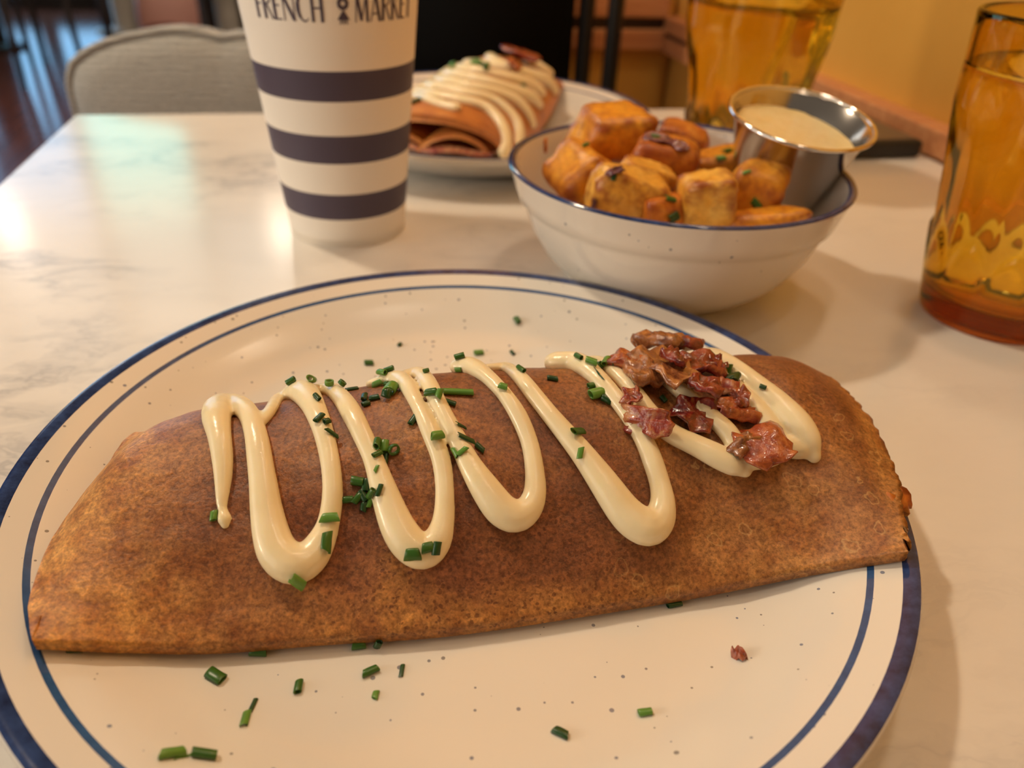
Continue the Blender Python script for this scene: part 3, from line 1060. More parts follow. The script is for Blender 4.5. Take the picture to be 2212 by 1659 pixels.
ON = [B_CREPE, B_SAUCE, B_PLATE]
C1, C2, C3 = 'chive', 'chive_light', 'chive_dark'
CHV = [
    (631, 811, 15, 20, 15, 'tube', C1, 'chive bit on the crest left of the first loop peak'),
    (670, 808, 70, 20, 17, 'tube', C2, 'rounded bright chive bit on the crest right of the first loop peak'),
    (709, 822, 60, 11, 9, 'tube', C3, 'tiny dark chive bit behind the two small rings'),
    (716, 833, 20, 9, 20, 'ring', C2, 'left of two small chive rings on the second strand top', 1.0),
    (738, 833, 20, 9, 18, 'ring', C1, 'right of two small chive rings on the second strand top', 1.0),
    (760, 843, 70, 24, 13, 'half', C3, 'dark torn chive bit just right of the two small rings'),
    (684, 861, -45, 20, 12, 'tube', C3, 'slanted chive bit between the first two strand tops'),
    (690, 905, 45, 22, 13, 'tube', C3, 'dark chive tube on the first loop right leg, upper of a pair'),
    (705, 913, 15, 12, 14, 'tube', C3, 'short dark chive piece touching the upper pair on the first loop'),
    (716, 936, -35, 30, 10, 'half', C3, 'curled chive sliver below the dark pair on the first loop'),
    (797, 787, 0, 18, 13, 'tube', C1, 'chive bit on the plate behind the second loop'),
    (842, 788, -30, 21, 14, 'tube', C1, 'dark chive tube standing highest above the second loop top'),
    (828, 804, -30, 22, 15, 'tube', C2, 'bright chive tube lying on the second loop top'),
    (816, 828, 25, 24, 13, 'half', C2, 'split chive bit at the left end of the second loop top'),
    (839, 827, 10, 12, 14, 'tube', C1, 'small chive bit above the largest chive ring'),
    (846, 848, 55, 26, 28, 'tube', C2, 'largest fat chive tube beside the second loop top'),
    (837, 860, 60, 16, 20, 'ring', C3, 'dark chive ring in front of the largest fat tube', 0.7),
    (788, 862, 80, 20, 14, 'tube', C3, 'leftmost of the dark chives on brown crepe under the second loop top'),
    (791, 876, 20, 15, 13, 'tube', C3, 'lower dark chive touching the leftmost one under the second loop top'),
    (811, 862, 10, 20, 13, 'tube', C3, 'dark chive between the leftmost one and the fat tube'),
    (921, 804, 60, 12, 11, 'tube', C1, 'small chive dot on the crest right of the second loop'),
    (934, 850, 10, 26, 17, 'tube', C1, 'chive tube on the third loop left leg beside the long strip'),
    (949, 857, 60, 20, 15, 'ring', C2, 'chive ring against the long green strip', 0.6),
    (990, 850, -2, 66, 15, 'tube', C2, 'long chive strip lying across the third loop interior'),
    (972, 872, -18, 26, 12, 'tube', C3, 'dark chive tube under the long strip'),
    (893, 909, 55, 24, 13, 'tube', C3, 'lone dark chive tube on the second loop right leg'),
    (942, 944, 10, 26, 20, 'tube', C2, 'bright chive square on the second loop right leg, below the lone dark tube'),
    (994, 920, -28, 28, 9, 'half', C3, 'thin dark chive sliver on the third loop left leg'),
    (1006, 948, -25, 38, 12, 'half', C3, 'long curled dark chive below the thin sliver on the third loop'),
    (1036, 969, -40, 24, 13, 'tube', C3, 'dark chive tube at the end of the long curl on the third loop'),
    (984, 977, -60, 24, 12, 'flat', C2, 'left half of a folded bright chive on the third loop left leg'),
    (999, 975, 40, 26, 12, 'flat', C2, 'right half of a folded bright chive on the third loop left leg'),
    (811, 960, 80, 26, 16, 'tube', C1, 'leftmost upright chive of the clump on the second loop left leg'),
    (831, 968, 85, 26, 22, 'tube', C2, 'broad bright chive in the middle of the clump on the second loop left leg'),
    (853, 976, -50, 9, 26, 'ring', C1, 'thin open chive ring right of the clump on the second loop left leg', 0.5),
    (814, 983, 25, 20, 12, 'tube', C1, 'lower left chive of the clump on the second loop left leg'),
    (834, 992, 80, 20, 12, 'tube', C3, 'dark lowest chive of the clump on the second loop left leg'),
    (813, 1013, 65, 16, 8, 'half', C2, 'tiny chive comma on the second loop left leg, under the clump'),
    (773, 1042, -10, 26, 20, 'tube', C1, 'ribbed top chive of the dark heap between loops one and two'),
    (791, 1050, 80, 26, 17, 'tube', C3, 'upright dark chive near the top of the heap between loops one and two'),
    (752, 1080, 5, 22, 15, 'tube', C1, 'leftmost chive of the heap between loops one and two'),
    (772, 1078, 50, 24, 16, 'tube', C1, 'slanted chive in the middle of the heap between loops one and two'),
    (785, 1072, -60, 26, 16, 'tube', C3, 'deep dark chive in the centre of the heap between loops one and two'),
    (786, 1096, 80, 18, 14, 'tube', C3, 'lowest chive of the heap between loops one and two'),
    (806, 1066, 60, 24, 15, 'tube', C1, 'right chive of the heap between loops one and two'),
    (799, 1086, 70, 22, 12, 'tube', C2, 'brighter lower right chive of the heap between loops one and two'),
    (820, 1060, 70, 26, 11, 'tube', C3, 'thin dark chive leaning on the second loop beside the heap'),
    (462, 1116, 85, 19, 14, 'tube', C2, 'green chive bit beside the blob at the end of the first sauce leg'),
    (713, 1119, 5, 36, 20, 'flat', C2, 'flat bright chive slice on the first loop, above a dark split tube'),
    (704, 1171, 85, 40, 22, 'half', C1, 'split dark chive tube on the first loop right side'),
    (892, 1196, 4, 32, 27, 'flat', C1, 'ribbed square chive at the bottom of the second loop'),
    (924, 1183, 15, 26, 22, 'flat', C1, 'left leaf of the chive pair at the bottom right of the second loop'),
    (941, 1184, 80, 28, 18, 'tube', C3, 'right dark leaf of the chive pair at the bottom right of the second loop'),
    (643, 1254, -35, 34, 24, 'half', C2, 'bright open chive at the bottom of the first loop'),
    (994, 774, 25, 22, 15, 'tube', C1, 'chive tube on the crest above the third loop'),
    (991, 798, 0, 15, 11, 'flat', C2, 'pale chive bit on the third loop top end'),
    (1034, 765, 5, 18, 13, 'tube', C2, 'blurred chive bit on the plate behind the third loop'),
    (1107, 764, -50, 14, 8, 'tube', C3, 'dark blurred chive speck on the plate behind the fourth loop'),
    (1125, 800, -35, 25, 12, 'tube', C1, 'slanted chive on the crest at the fourth loop left leg'),
    (1087, 838, -15, 18, 15, 'tube', C2, 'bright chive square on the third loop right leg'),
    (1193, 821, -10, 23, 13, 'tube', C3, 'dark teal chive alone on brown crepe inside the fourth loop'),
    (1251, 773, -30, 24, 12, 'tube', C1, 'left end chive of the row on the fifth strand top'),
    (1277, 784, -20, 26, 16, 'tube', C2, 'second chive of the row on the fifth strand top'),
    (1297, 790, 20, 26, 16, 'tube', C1, 'third chive of the row on the fifth strand top'),
    (1310, 784, 60, 22, 15, 'tube', C2, 'fourth upright chive of the row on the fifth strand top'),
    (1325, 786, 20, 19, 15, 'half', C3, 'torn dark chive at the right end of the row on the fifth strand top'),
    (1294, 808, -50, 30, 6, 'strand', C3, 'thin curly chive thread hanging below the row on the fifth strand'),
    (1277, 836, 10, 16, 14, 'tube', C1, 'small chive above the bright pair on the fourth loop right leg'),
    (1289, 854, 15, 34, 24, 'tube', C2, 'big bright chive on the fourth loop right leg'),
    (1309, 866, -30, 22, 19, 'tube', C3, 'dark torn chive under the big bright one on the fourth loop right leg'),
    (1247, 934, 2, 42, 19, 'flat', C1, 'oval chive slice on the fourth loop left leg'),
    (1254, 979, 80, 24, 13, 'flat', C2, 'small oval chive below the oval slice on the fourth loop left leg'),
    (1577, 800, 75, 26, 17, 'tube', C1, 'top chive of the tuft right of the bacon'),
    (1574, 818, 20, 28, 16, 'half', C3, 'left chive of the tuft right of the bacon'),
    (1588, 820, 60, 28, 16, 'tube', C3, 'right chive of the tuft right of the bacon'),
    (1648, 838, -20, 13, 10, 'tube', C3, 'tiny chive on the crest edge right of the last sauce loop'),
    (1371, 770, 10, 16, 12, 'tube', C2, 'chive bit half hidden behind the bacon heap crest'),
    (1432, 864, -50, 16, 12, 'tube', C3, 'dark chive tucked between bacon pieces'),
    (1118, 694, -55, 15, 13, 'tube', C1, 'blurred chive alone on the bare plate far behind the crepe'),
    (863, 746, 40, 9, 8, 'tube', C3, 'tiny chive speck on the bare plate behind the second loop'),
    (160, 1408, 0, 26, 12, 'tube', C3, 'dark chive tucked under the left front edge of the crepe'),
    (560, 1413, -2, 28, 19, 'tube', C1, 'dark chive on the plate in the crepe shadow, left of centre'),
    (776, 1398, 8, 24, 19, 'tube', C1, 'chive on the plate in the crepe shadow, left of a dark dot'),
    (817, 1387, 60, 16, 15, 'tube', C3, 'round dark chive touching the crepe front edge'),
    (1456, 1309, 10, 30, 13, 'tube', C3, 'chive under the right part of the crepe front edge'),
    (466, 1464, -32, 36, 26, 'flat', C1, 'widest chive slice on the plate front, left side'),
    (645, 1487, 80, 25, 16, 'tube', C1, 'upright chive on the plate front under the first loop'),
    (800, 1453, 25, 31, 16, 'tube', C1, 'slanted ribbed chive on the plate front centre'),
    (868, 1450, 80, 28, 9, 'half', C3, 'thin upright chive standing right of the slanted ribbed one'),
    (811, 1503, 75, 17, 13, 'flat', C2, 'small bright green chive dot on the plate front centre'),
    (546, 1526, 65, 32, 9, 'half', C3, 'twisted dark chive sliver on the plate front left'),
    (530, 1555, 75, 34, 15, 'half', C2, 'open hollow chive ring piece below the twisted sliver'),
    (370, 1633, 8, 40, 20, 'tube', C2, 'left end of the broken long chive at the bottom left'),
    (405, 1633, 20, 34, 9, 'strand', C2, 'thin thread joining the broken long chive at the bottom left'),
    (440, 1635, -8, 44, 20, 'tube', C1, 'right end of the broken long chive at the bottom left'),
    (1212, 1585, -25, 30, 19, 'half', C3, 'crumpled dark chive on the plate front right'),
    (1394, 1543, 8, 26, 16, 'tube', C2, 'bright chive tube alone on the plate front, far right'),
]
for c in CHV:
    chive(*c[:8], trees=(ON if ' plate' in c[7] or c[1] > 1300 else ON[:2]), tilt=(c[8] if len(c) > 8 else 0.0), group='chopped chives on the near crepe and plate')
F2T = [B_CREPE2, B_SAUCE2]
for (x, y, a, l, w_, k, t, lab) in ((1040, 141, 40, 20, 14, 'ring', C1, 'blurred chive ring at the top of the far crepe'), (1050, 147, 70, 16, 12, 'tube', C1, 'blurred chive tube right of the ring on the far crepe'),
                                    (1030, 134, 10, 20, 11, 'tube', C2, 'pale blurred chive behind the ring on the far crepe'), (981, 141, 20, 14, 10, 'tube', C2, 'blurred chive on the far crepe left crest'),
                                    (1126, 184, 30, 14, 11, 'tube', C1, 'single blurred chive on a right stripe of the far crepe'), (899, 222, 80, 22, 10, 'tube', C3, 'blurred dark chive on the far crepe beside the cup')):
    chive(x, y, a, l, w_, k, t, lab, F2T, group='chives on the far crepe')

# ------------------------------------------------------------------ bowl
BC = Vector((0.0769, 0.3728, 0))
bowl = empty('bowl', BC)
tag(bowl, 'speckled cream bowl with blue rim full of fried potatoes', 'bowl')
bp_ = [(0.0, .003, 0), (.036, .003, 0), (.038, 0.0, 0), (.043, 0.0, 0), (.0455, .003, 0), (.054, .008, 0), (.064, .018, 0), (.071, .030, 0), (.0752, .0415, 0), (.0764, .0445, 0), (.0786, .0458, 0), (.0803, .0510, 0), (.0822, .0572, 0),
       (.0835, .0602, 0), (.0838, .0612, 1), (.0832, .0621, 1), (.0820, .0624, 1), (.0808, .0619, 1), (.0800, .0610, 0), (.0795, .0600, 0), (.0785, .0575, 0), (.0765, .050, 0), (.0725, .038, 0), (.066, .025, 0), (.056, .0135, 0), (.045, .0075, 0), (.03, .0055, 0), (0, .005, 0)]
V, Fc, I = lathe(bp_, 128)
bverts = [Vector(v) + BC for v in V]
B_BOWL = bvh_of(bverts, Fc)
for want, nm, mt in ((0, 'bowl_body', 'bowl_glaze'), (1, 'rim_band', 'navy')):
    fs = [f for f, i in zip(Fc, I) if i == want]
    used = sorted({v for f in fs for v in f})
    mp = {v: k for k, v in enumerate(used)}
    o = mk(nm, [V[v] for v in used], [tuple(mp[v] for v in f) for f in fs], M[mt], bowl)
    if want:
        o['label'] = 'blue painted lip of the bowl'


# ------------------------------------------------------------------ potatoes
def at_depth(px, py, y):
    d = pix_dir(px, py)
    return CAM + d * (y / d.y)


def chunk(px, py, y, wx, wy, wz, rot, mat, label, seed, sq=0.40):
    p = at_depth(px, py, y)
    dist = (p - CAM).length
    k = dist / F_PX
    r = random.Random(seed)
    bm = bmesh.new()
    bmesh.ops.create_cube(bm, size=2)
    for v in bm.verts:
        v.co = Vector((v.co.x * (1 + r.uniform(-.38, .16)), v.co.y * (1 + r.uniform(-.38, .16)), v.co.z * (1 + r.uniform(-.38, .16))))
    bmesh.ops.bevel(bm, geom=list(bm.edges), offset=sq, segments=3, affect='EDGES', profile=0.55)
    bmesh.ops.subdivide_edges(bm, edges=[e for e in bm.edges if e.calc_length() > .30], cuts=5, use_grid_fill=True)
    for v in bm.verts:
        c = v.co
        d = 0.14 * noise.noise(c * 1.1 + Vector((seed, 0, 0))) + 0.06 * noise.noise(c * 3.0 + Vector((0, seed, 0))) + 0.035 * noise.noise(c * 8) + .07
        v.co = c * (1 + d)
        v.co = Vector((v.co.x * wx * k * .53, v.co.y * wz * k * .53, v.co.z * wy * k * .53))
    o = from_bm('potato_chunk', bm, M[mat])
    o.matrix_world = Matrix.Translation(p) @ Matrix.Rotation(rot[2], 4, 'Z') @ Matrix.Rotation(rot[1], 4, 'Y') @ Matrix.Rotation(rot[0], 4, 'X')
    tag(o, label, 'potato', 'fried potatoes in the bowl')
    return o


POT = [
    (1262, 388, .372, 126, 120, 120, (0.2, -0.75, 0.3), 'pot_a', 'orange wedge of fried potato at the left of the bowl', 3),
    (1316, 292, .400, 132, 100, 120, (0.1, 0.12, 0.35), 'pot_a', 'smooth golden potato cube topmost at the back left', 4),
    (1440, 372, .378, 128, 142, 110, (0.25, 0.05, -0.2), 'pot_c', 'browned potato cube in the middle with red onion skin on top', 5),
    (1352, 434, .340, 150, 120, 90, (0.35, 0.15, 0.1), 'pot_b', 'pale mottled potato chunk at the front left', 6),
    (1524, 434, .335, 132, 130, 96, (0.25, -0.06, -0.05), 'pot_b', 'big pale golden potato cube at the front centre', 7),
    (1636, 418, .352, 110, 110, 90, (0.2, 0.2, -0.35), 'pot_a', 'golden potato cube at the front right touching the metal cup', 8),
    (1565, 350, .405, 118, 50, 80, (0.1, -0.15, 0.2), 'pot_a', 'thin orange potato slice at the back right, sprinkled with herbs', 9),
    (1468, 306, .425, 96, 62, 70, (0.2, 0.2, -0.3), 'pot_c', 'brown potato end behind the middle cube', 10),
    (1648, 490, .330, 170, 62, 80, (0.0, -0.12, 0.1), 'pot_a', 'half hidden potato chunk at the bottom right by the rim', 12),
    (1432, 462, .330, 96, 76, 60, (0.0, 0.1, 0.4), 'pot_c', 'dark browned potato bit between the two front cubes', 13),
    (1395, 400, .352, 110, 80, 80, (0.2, 0.3, 0.4), 'pot_b', 'potato chunk wedged behind the front left chunk', 14),
]
POTB = []
for q in POT:
    o = chunk(*q)
    POTB.append(o)
    mw = o.matrix_world
trees_pot = []
for o in POTB:
    trees_pot.append(BVHTree.FromPolygons([o.matrix_world @ v.co for v in o.data.vertices], [tuple(p.vertices) for p in o.data.polygons]))

for (x, y, a, l, w_, lab) in ((1424, 304, -12, 70, 16, 'purple red onion strip along the top of the middle potato cube'), (1466, 318, -35, 50, 14, 'dark red onion sliver right of the purple strip'),
                              (1330, 372, 20, 44, 14, 'purplish onion skin on the front left potato chunk'), (1284, 446, 80, 40, 10, 'thin dark onion edge between the left wedge and the front left chunk')):
    h = hit(x, y, trees_pot)
    if h:
        bacon(x, y, l, w_, radians(a), 'onion', lab, x % 17 + 2, .002, trees_pot, 0, .2, 'red onion in the potato bowl')['category'] = 'onion'
for o in list(COL.objects):
    if o.get('category') == 'onion':
        o.name = 'onion_sliver'
for (x, y, a, l, w_, t, lab) in ((1414, 299, 20, 16, 15, C1, 'herb flake on the onion topped potato cube'), (1570, 328, 60, 18, 12, C1, 'upright herb flake behind the thin orange potato slice'), (1556, 343, 10, 18, 12, C2, 'herb flake on the thin orange potato slice'),
                                 (1634, 442, -50, 24, 15, C1, 'green herb flake low on the front right potato cube'), (1446, 432, 20, 24, 15, C1, 'herb flake beside the front centre potato cube'), (1452, 470, 30, 24, 20, C3, 'dark herb tuft against the bowl rim'),
                                 (1326, 384, 70, 14, 10, C3, 'dark herb fleck on the front left potato chunk'), (1612, 373, 20, 16, 8, C2, 'faint herb fleck on top of the front right potato cube'), (1264, 314, 25, 18, 9, C1, 'herb fleck on the upper left potato wedge')):
    chive(x, y, a, l, w_, 'half', t, lab, trees_pot + [B_BOWL], group='herb flakes on the potatoes', name='herb_flake', cat='herb')
for (x, y, l) in ((1178, 322, 26), (1178, 306, 16), (1232, 292, 16)):
    h = hit(x, y, [B_BOWL])
    if h:
        loc, nor, dist = h
        k = dist / F_PX
        V, Fc = tube([loc + Vector((0, 0, (t - .5) * l * k)) - BC + nor * 0.0002 for t in (0, .25, .5, .75, 1)], [.0008, .0016, .0018, .0014, .0006], 8, 0.35, [nor] * 5)
        o = mk('oil_smear', V, Fc, M['pot_c'], bowl)
        o['label'] = 'brown smear on the inner wall'

# ------------------------------------------------------------------ steel ramekin
rtop = at_depth(1735, 247, .376)
rbot = at_depth(1660, 446, .385)
axis = (rtop - rbot)
hgt = axis.length
ram = empty('sauce_cup', rbot)
zax = axis.normalized()
xax = Vector((1, 0, 0))
xax = (xax - zax * xax.dot(zax)).normalized()
yax = zax.cross(xax)
ram.matrix_world = Matrix.Translation(rbot) @ Matrix((xax, yax, zax)).transposed().to_4x4()
tag(ram, 'small tilted stainless steel cup of yellow dip leaning in the potato bowl', 'sauce cup')
RT_, RB_ = .0345, .0192
rp = [(0, 0), (RB_ - .001, 0), (RB_, .0008), (RB_ + (RT_ - .002 - RB_) * .5, hgt * .5), (RT_ - .002, hgt * .955), (RT_ - .0006, hgt * .972)]
ri = [(RT_ - .0012, hgt * .965), (RT_ - .0026, hgt * .95), (RB_ + (RT_ - .0026 - RB_) * .5, hgt * .5), (RB_ - .0012, .0014), (0, .0014)]
V, Fc, I = lathe(rp + [(RT_ - .0008, hgt * .97)] + ri, 96)
mk('steel_body', V, Fc, M['steel'], ram)
V, Fc = [], []
for i in range(96):
    a = 2 * pi * i / 96
    for j in range(10):
        b = 2 * pi * j / 10
        rr = RT_ - .0002 + .0011 * cos(b)
        V.append((rr * cos(a), rr * sin(a), hgt * .972 + .0011 * sin(b)))
for i in range(96):
    for j in range(10):
        a, b = i * 10 + j, i * 10 + (j + 1) % 10
        c, d = ((i + 1) % 96) * 10 + j, ((i + 1) % 96) * 10 + (j + 1) % 10
        Fc.append((a, b, d, c))
mk('rolled_rim', V, Fc, M['steel_edge'], ram)
ZD = hgt * .80
RD = RB_ + (RT_ - .0026 - RB_) * .80
V, Fc = [], []
for k, rr in enumerate((0, .3, .6, .85, 1)):
    for j in range(48):
        a = 2 * pi * j / 48
        x, y = rr * RD * cos(a), rr * RD * sin(a)
        V.append((x, y, ZD + .0006 * noise.noise(Vector((x * 150, y * 150, 1))) - x * 0.10 + (.0008 if rr == 1 else 0)))
for k in range(4):
    for j in range(48):
        a, b = k * 48 + j, k * 48 + (j + 1) % 48
        Fc.append((a, b, b + 48, a + 48))
dp = mk('dip_sauce', V, Fc, M['dip'], ram)
dp['label'] = 'creamy yellow dipping sauce'

# ------------------------------------------------------------------ paper cup
CC = Vector((-0.1017, 0.4263, 0))
cup = empty('paper_cup', CC)
tag(cup, 'white paper cup with navy stripes and shop lettering', 'cup')
kr = .095
RC = lambda z: .033 + kr * z
zs = [.0025, .0172, .0318, .0489, .0637, .0807, .0953, .165]
prof = [(0.0, .006, 0), (.0315, .006, 0), (.0318, .0005, 0), (.0327, 0.0, 0), (.0331, .0005, 0), (.0332, .0025, 0)]
for k, z in enumerate(zs[:-1]):
    z1 = zs[k + 1]
    nst = 3
    for s in range(nst):
        zz = z + (z1 - z) * s / nst
        prof.append((RC(zz), zz, 1 if k % 2 == 1 else 0))
prof += [(RC(.165), .165, 0)]
for i in range(9):
    a = pi * i / 8
    prof.append((RC(.165) + .0012 - .0018 * cos(a) * 0 + .0018 * cos(a * 1 - pi / 2) * 0.9, .165 + .0016 * (1 - cos(a)) / 1, 0))
prof += [(RC(.165) - .0006, .166, 0), (RC(.1) - .0006, .1, 0), (.0325, .008, 0), (0, .008, 0)]
V, Fc, I = lathe(prof, 128)
for want, nm, mt in ((0, 'cup_body', 'paper'),):
    fs = [f for f, i in zip(Fc, I) if i == want]
    used = sorted({v for f in fs for v in f})
    mp = {v: k for k, v in enumerate(used)}
    mk(nm, [V[v] for v in used], [tuple(mp[v] for v in f) for f in fs], M[mt], cup)
for k in (1, 3, 5):
    z0, z1 = zs[k], zs[k + 1]
    V, Fc, I = lathe([(RC(z0 + (z1 - z0) * s / 3), z0 + (z1 - z0) * s / 3) for s in range(4)], 128)
    o = mk('stripe', V, Fc, M['ink'], cup)

# lettering: strokes (x, y in letter heights), bent round the cup
LET = {
    'F': (.42, [((.06, 0), (.06, 1), .17), ((.06, .96), (.42, .96), .06), ((.06, .55), (.36, .55), .06)]),
    'R': (.52, [((.06, 0), (.06, 1), .17), ((.06, .96), (.30, .96), .06), ((.30, .96), (.42, .88), .09), ((.42, .88), (.44, .76), .10), ((.44, .76), (.38, .62), .09), ((.38, .62), (.10, .55), .06), ((.22, .55), (.50, .0), .10)]),
    'E': (.44, [((.06, 0), (.06, 1), .17), ((.06, .96), (.42, .96), .06), ((.06, .55), (.36, .55), .06), ((.06, .04), (.42, .04), .06)]),
    'N': (.62, [((.04, 0), (.04, 1), .06), ((.06, .98), (.54, .02), .17), ((.57, 0), (.57, 1), .06)]),
    'C': (.62, [((.56, .84), (.46, .95), .06), ((.46, .95), (.30, .98), .07), ((.30, .98), (.16, .88), .11), ((.16, .88), (.08, .68), .16), ((.08, .68), (.07, .40), .18), ((.07, .40), (.14, .16), .16), ((.14, .16), (.28, .03), .11), ((.28, .03), (.44, .03), .07), ((.44, .03), (.56, .14), .06)]),
    'H': (.56, [((.06, 0), (.06, 1), .14), ((.06, .52), (.50, .52), .06), ((.50, 0), (.50, 1), .16)]),
    'M': (.72, [((.04, 0), (.10, 1), .06), ((.12, .98), (.34, .06), .17), ((.34, .06), (.58, .98), .06), ((.60, 1), (.66, 0), .15)]),
    'A': (.58, [((.02, 0), (.27, 1), .06), ((.29, 1), (.54, 0), .17), ((.12, .30), (.44, .30), .05)]),
    'K': (.54, [((.06, 0), (.06, 1), .17), ((.10, .46), (.48, 1), .06), ((.20, .58), (.50, 0), .14)]),
    'T': (.46, [((.0, .96), (.46, .96), .07), ((.23, 0), (.23, 1), .17)]),
}
LH, Z0 = .0116, .1172
lv, lf = [], []


def cup_pt(s, t):
    z = Z0 + t * LH
    r = RC(z) + .00025
    a = math.atan2(-CC.y, -CC.x) + s / .0445
    return (r * cos(a), r * sin(a), z)


def poly_on_cup(quad):
    (p0, p1, p2, p3) = quad
    n = 4
    k = len(lv)
    for i in range(n + 1):
        for a, b in ((p0, p3), (p1, p2)):
            pass
        t = i / n
        L = (p0[0] + (p3[0] - p0[0]) * t, p0[1] + (p3[1] - p0[1]) * t)
        R_ = (p1[0] + (p2[0] - p1[0]) * t, p1[1] + (p2[1] - p1[1]) * t)
        for j in range(3):
            q = j / 2
            lv.append(cup_pt((L[0] + (R_[0] - L[0]) * q) * LH, L[1] + (R_[1] - L[1]) * q))
    for i in range(n):
        for j in range(2):
            a = k + i * 3 + j
            lf.append((a, a + 1, a + 4, a + 3))


def word(txt, x, sx=0.82):
    for ch in txt:
        w_, st = LET[ch]
        for (a, b, th) in st:
            dx, dy = b[0] - a[0], b[1] - a[1]
            L = math.hypot(dx, dy)
            if abs(dy) > abs(dx) * 0.6:      # horizontal pen width
                nx, ny = th / 2, 0
            else:
                nx, ny = -dy / L * th / 2, dx / L * th / 2
                nx, ny = (0, th / 2) if abs(dy) < 0.02 else (nx, ny)
            poly_on_cup(((x + a[0] * sx - nx * .8, a[1] - ny), (x + a[0] * sx + nx * .8, a[1] + ny), (x + b[0] * sx + nx * .8, b[1] + ny), (x + b[0] * sx - nx * .8, b[1] - ny)))
        x += (w_ + .09) * sx
    return x


word('FRENCH', -3.26)
word('MARKET', 0.96)
# emblem between the words: tufted crown over a pointed base
X0 = 0.50
poly_on_cup(((X0 - .25, .10), (X0 + .25, .10), (X0 + .015, .46), (X0 - .015, .46)))
for dx in (-.14, 0, .14):
    poly_on_cup(((X0 + dx * .6 - .035, .12), (X0 + dx * .6 + .035, .12), (X0 + dx + .03, -.06), (X0 + dx - .03, -.06)))
for i in range(9):
    a = 2 * pi * i / 9 + .17
    ca, sa = cos(a), sin(a)
    p = lambda r_, s_: (X0 + .95 * (ca * r_ - sa * s_), .70 + (sa * r_ + ca * s_))
    poly_on_cup((p(.09, -.035), p(.09, .035), p(.24, .075), p(.24, -.075)))
lt = mk('lettering', lv, lf, M['ink'], cup)
lt['label'] = 'navy words FRENCH MARKET with a small plant emblem between'


# ------------------------------------------------------------------ amber tumblers
def tumbler(loc, label, rotz):
    root = empty('amber_tumbler', loc, (0, 0, rotz))
    tag(root, label, 'glass', 'amber glass tumblers of water')
    RO = [(0, .0325), (.004, .0337), (.03, .0388), (.06, .0440), (.09, .0482), (.098, .0488), (.115, .0496), (.1365, .0512), (.14, .0514)]
    RI = [(.012, .0270), (.016, .0318), (.03, .0350), (.06, .0402), (.09, .0450), (.1, .0459), (.115, .0468), (.1365, .0486), (.14, .0488)]

    def rf(r, z, a, k):
        if k < NOUT and .006 < z < .104:
            N = 12
            w = (a % (2 * pi / N)) - pi / N          # flat panels with arched ends
            q = abs(w) / (pi / N)
            lo_ = .022 + .018 * (1 - q * q)
            mz = min(1, max(0, (z - lo_) / .006)) * min(1, max(0, (.100 - z) / .030))
            return r * (1 + mz * (.972 * cos(pi / N) / cos(w) - 1))
        return r
    zo = [.0, .002, .004, .008, .012, .018] + [.02 + .002 * i for i in range(40)] + [.1, .105, .115, .125, .1345]
    outp = [(0.0, .0012), (.028, .0012), (.0305, 0.0)] + [(lerp(RO, z), z) for z in zo]
    outp += [(.0512, .1362), (.0508, .1372), (.0500, .1376), (.0492, .1370), (.0488, .1360)]
    NOUT = 3 + len(zo)
    zi = [.130, .12, .11, .103, .1, .097, .093, .09, .08, .07, .06, .05, .045, .04, .034, .03, .024, .019, .016, .0135, .0125]
    inp = [(lerp(RI, z), z) for z in zi] + [(.022, .0115), (.012, .0112), (0.0, .0112)]
    V, Fc, I = lathe(outp + inp, 144, fn=rf)
    mk('tumbler_wall', V, Fc, M['amber'], root)
    zw = [.0118, .0135, .016, .019, .024, .03, .034, .04, .045, .05, .06, .07, .08, .09, .093, .097, .1, .103, .11, .1165]
    wp = [(0.0, .0110), (.012, .0110), (.022, .0113)] + [(lerp(RI, z) + .00025, z) for z in zw[1:]] + [(lerp(RI, .1165) - .0015, .1160), (.03, .1157), (0.0, .1157)]

    V, Fc, I = lathe(wp, 144)
    wo = mk('water', V, Fc, M['water'], root)
    wo['label'] = 'water filling the tumbler below the rim'
    return root


tumbler((0.2419, 0.3487, 0), 'sharp amber tumbler at the right edge beside the bowl', 0.25)
tumbler((0.157, 0.568, 0), 'blurred amber tumbler behind the potato bowl near the wall', 0.1)

# ------------------------------------------------------------------ black bill folder by the wall
fo = empty('bill_folder', T(.397, .625, 0), (0, 0, TH + radians(1)))
tag(fo, 'black flat bill tray lying against the oak rail', 'bill tray')
box('tray_box', -.062, .054, -.085, .078, 0, .0140, M['folder'], fo, .003)
box('tray_top', -.058, .050, -.081, .074, .0136, .0150, M['folder_top'], fo, .0006)


# ------------------------------------------------------------------ chairs
def legs(root, spots, top, r, mat):
    for (x, y, dx, dy) in spots:
        V, Fc = tube([(x + dx, y + dy, 0), (x + dx * .5, y + dy * .5, top * .5), (x, y, top)], [r * .8, r, r], 10)
        mk('leg', V, Fc, mat, root)


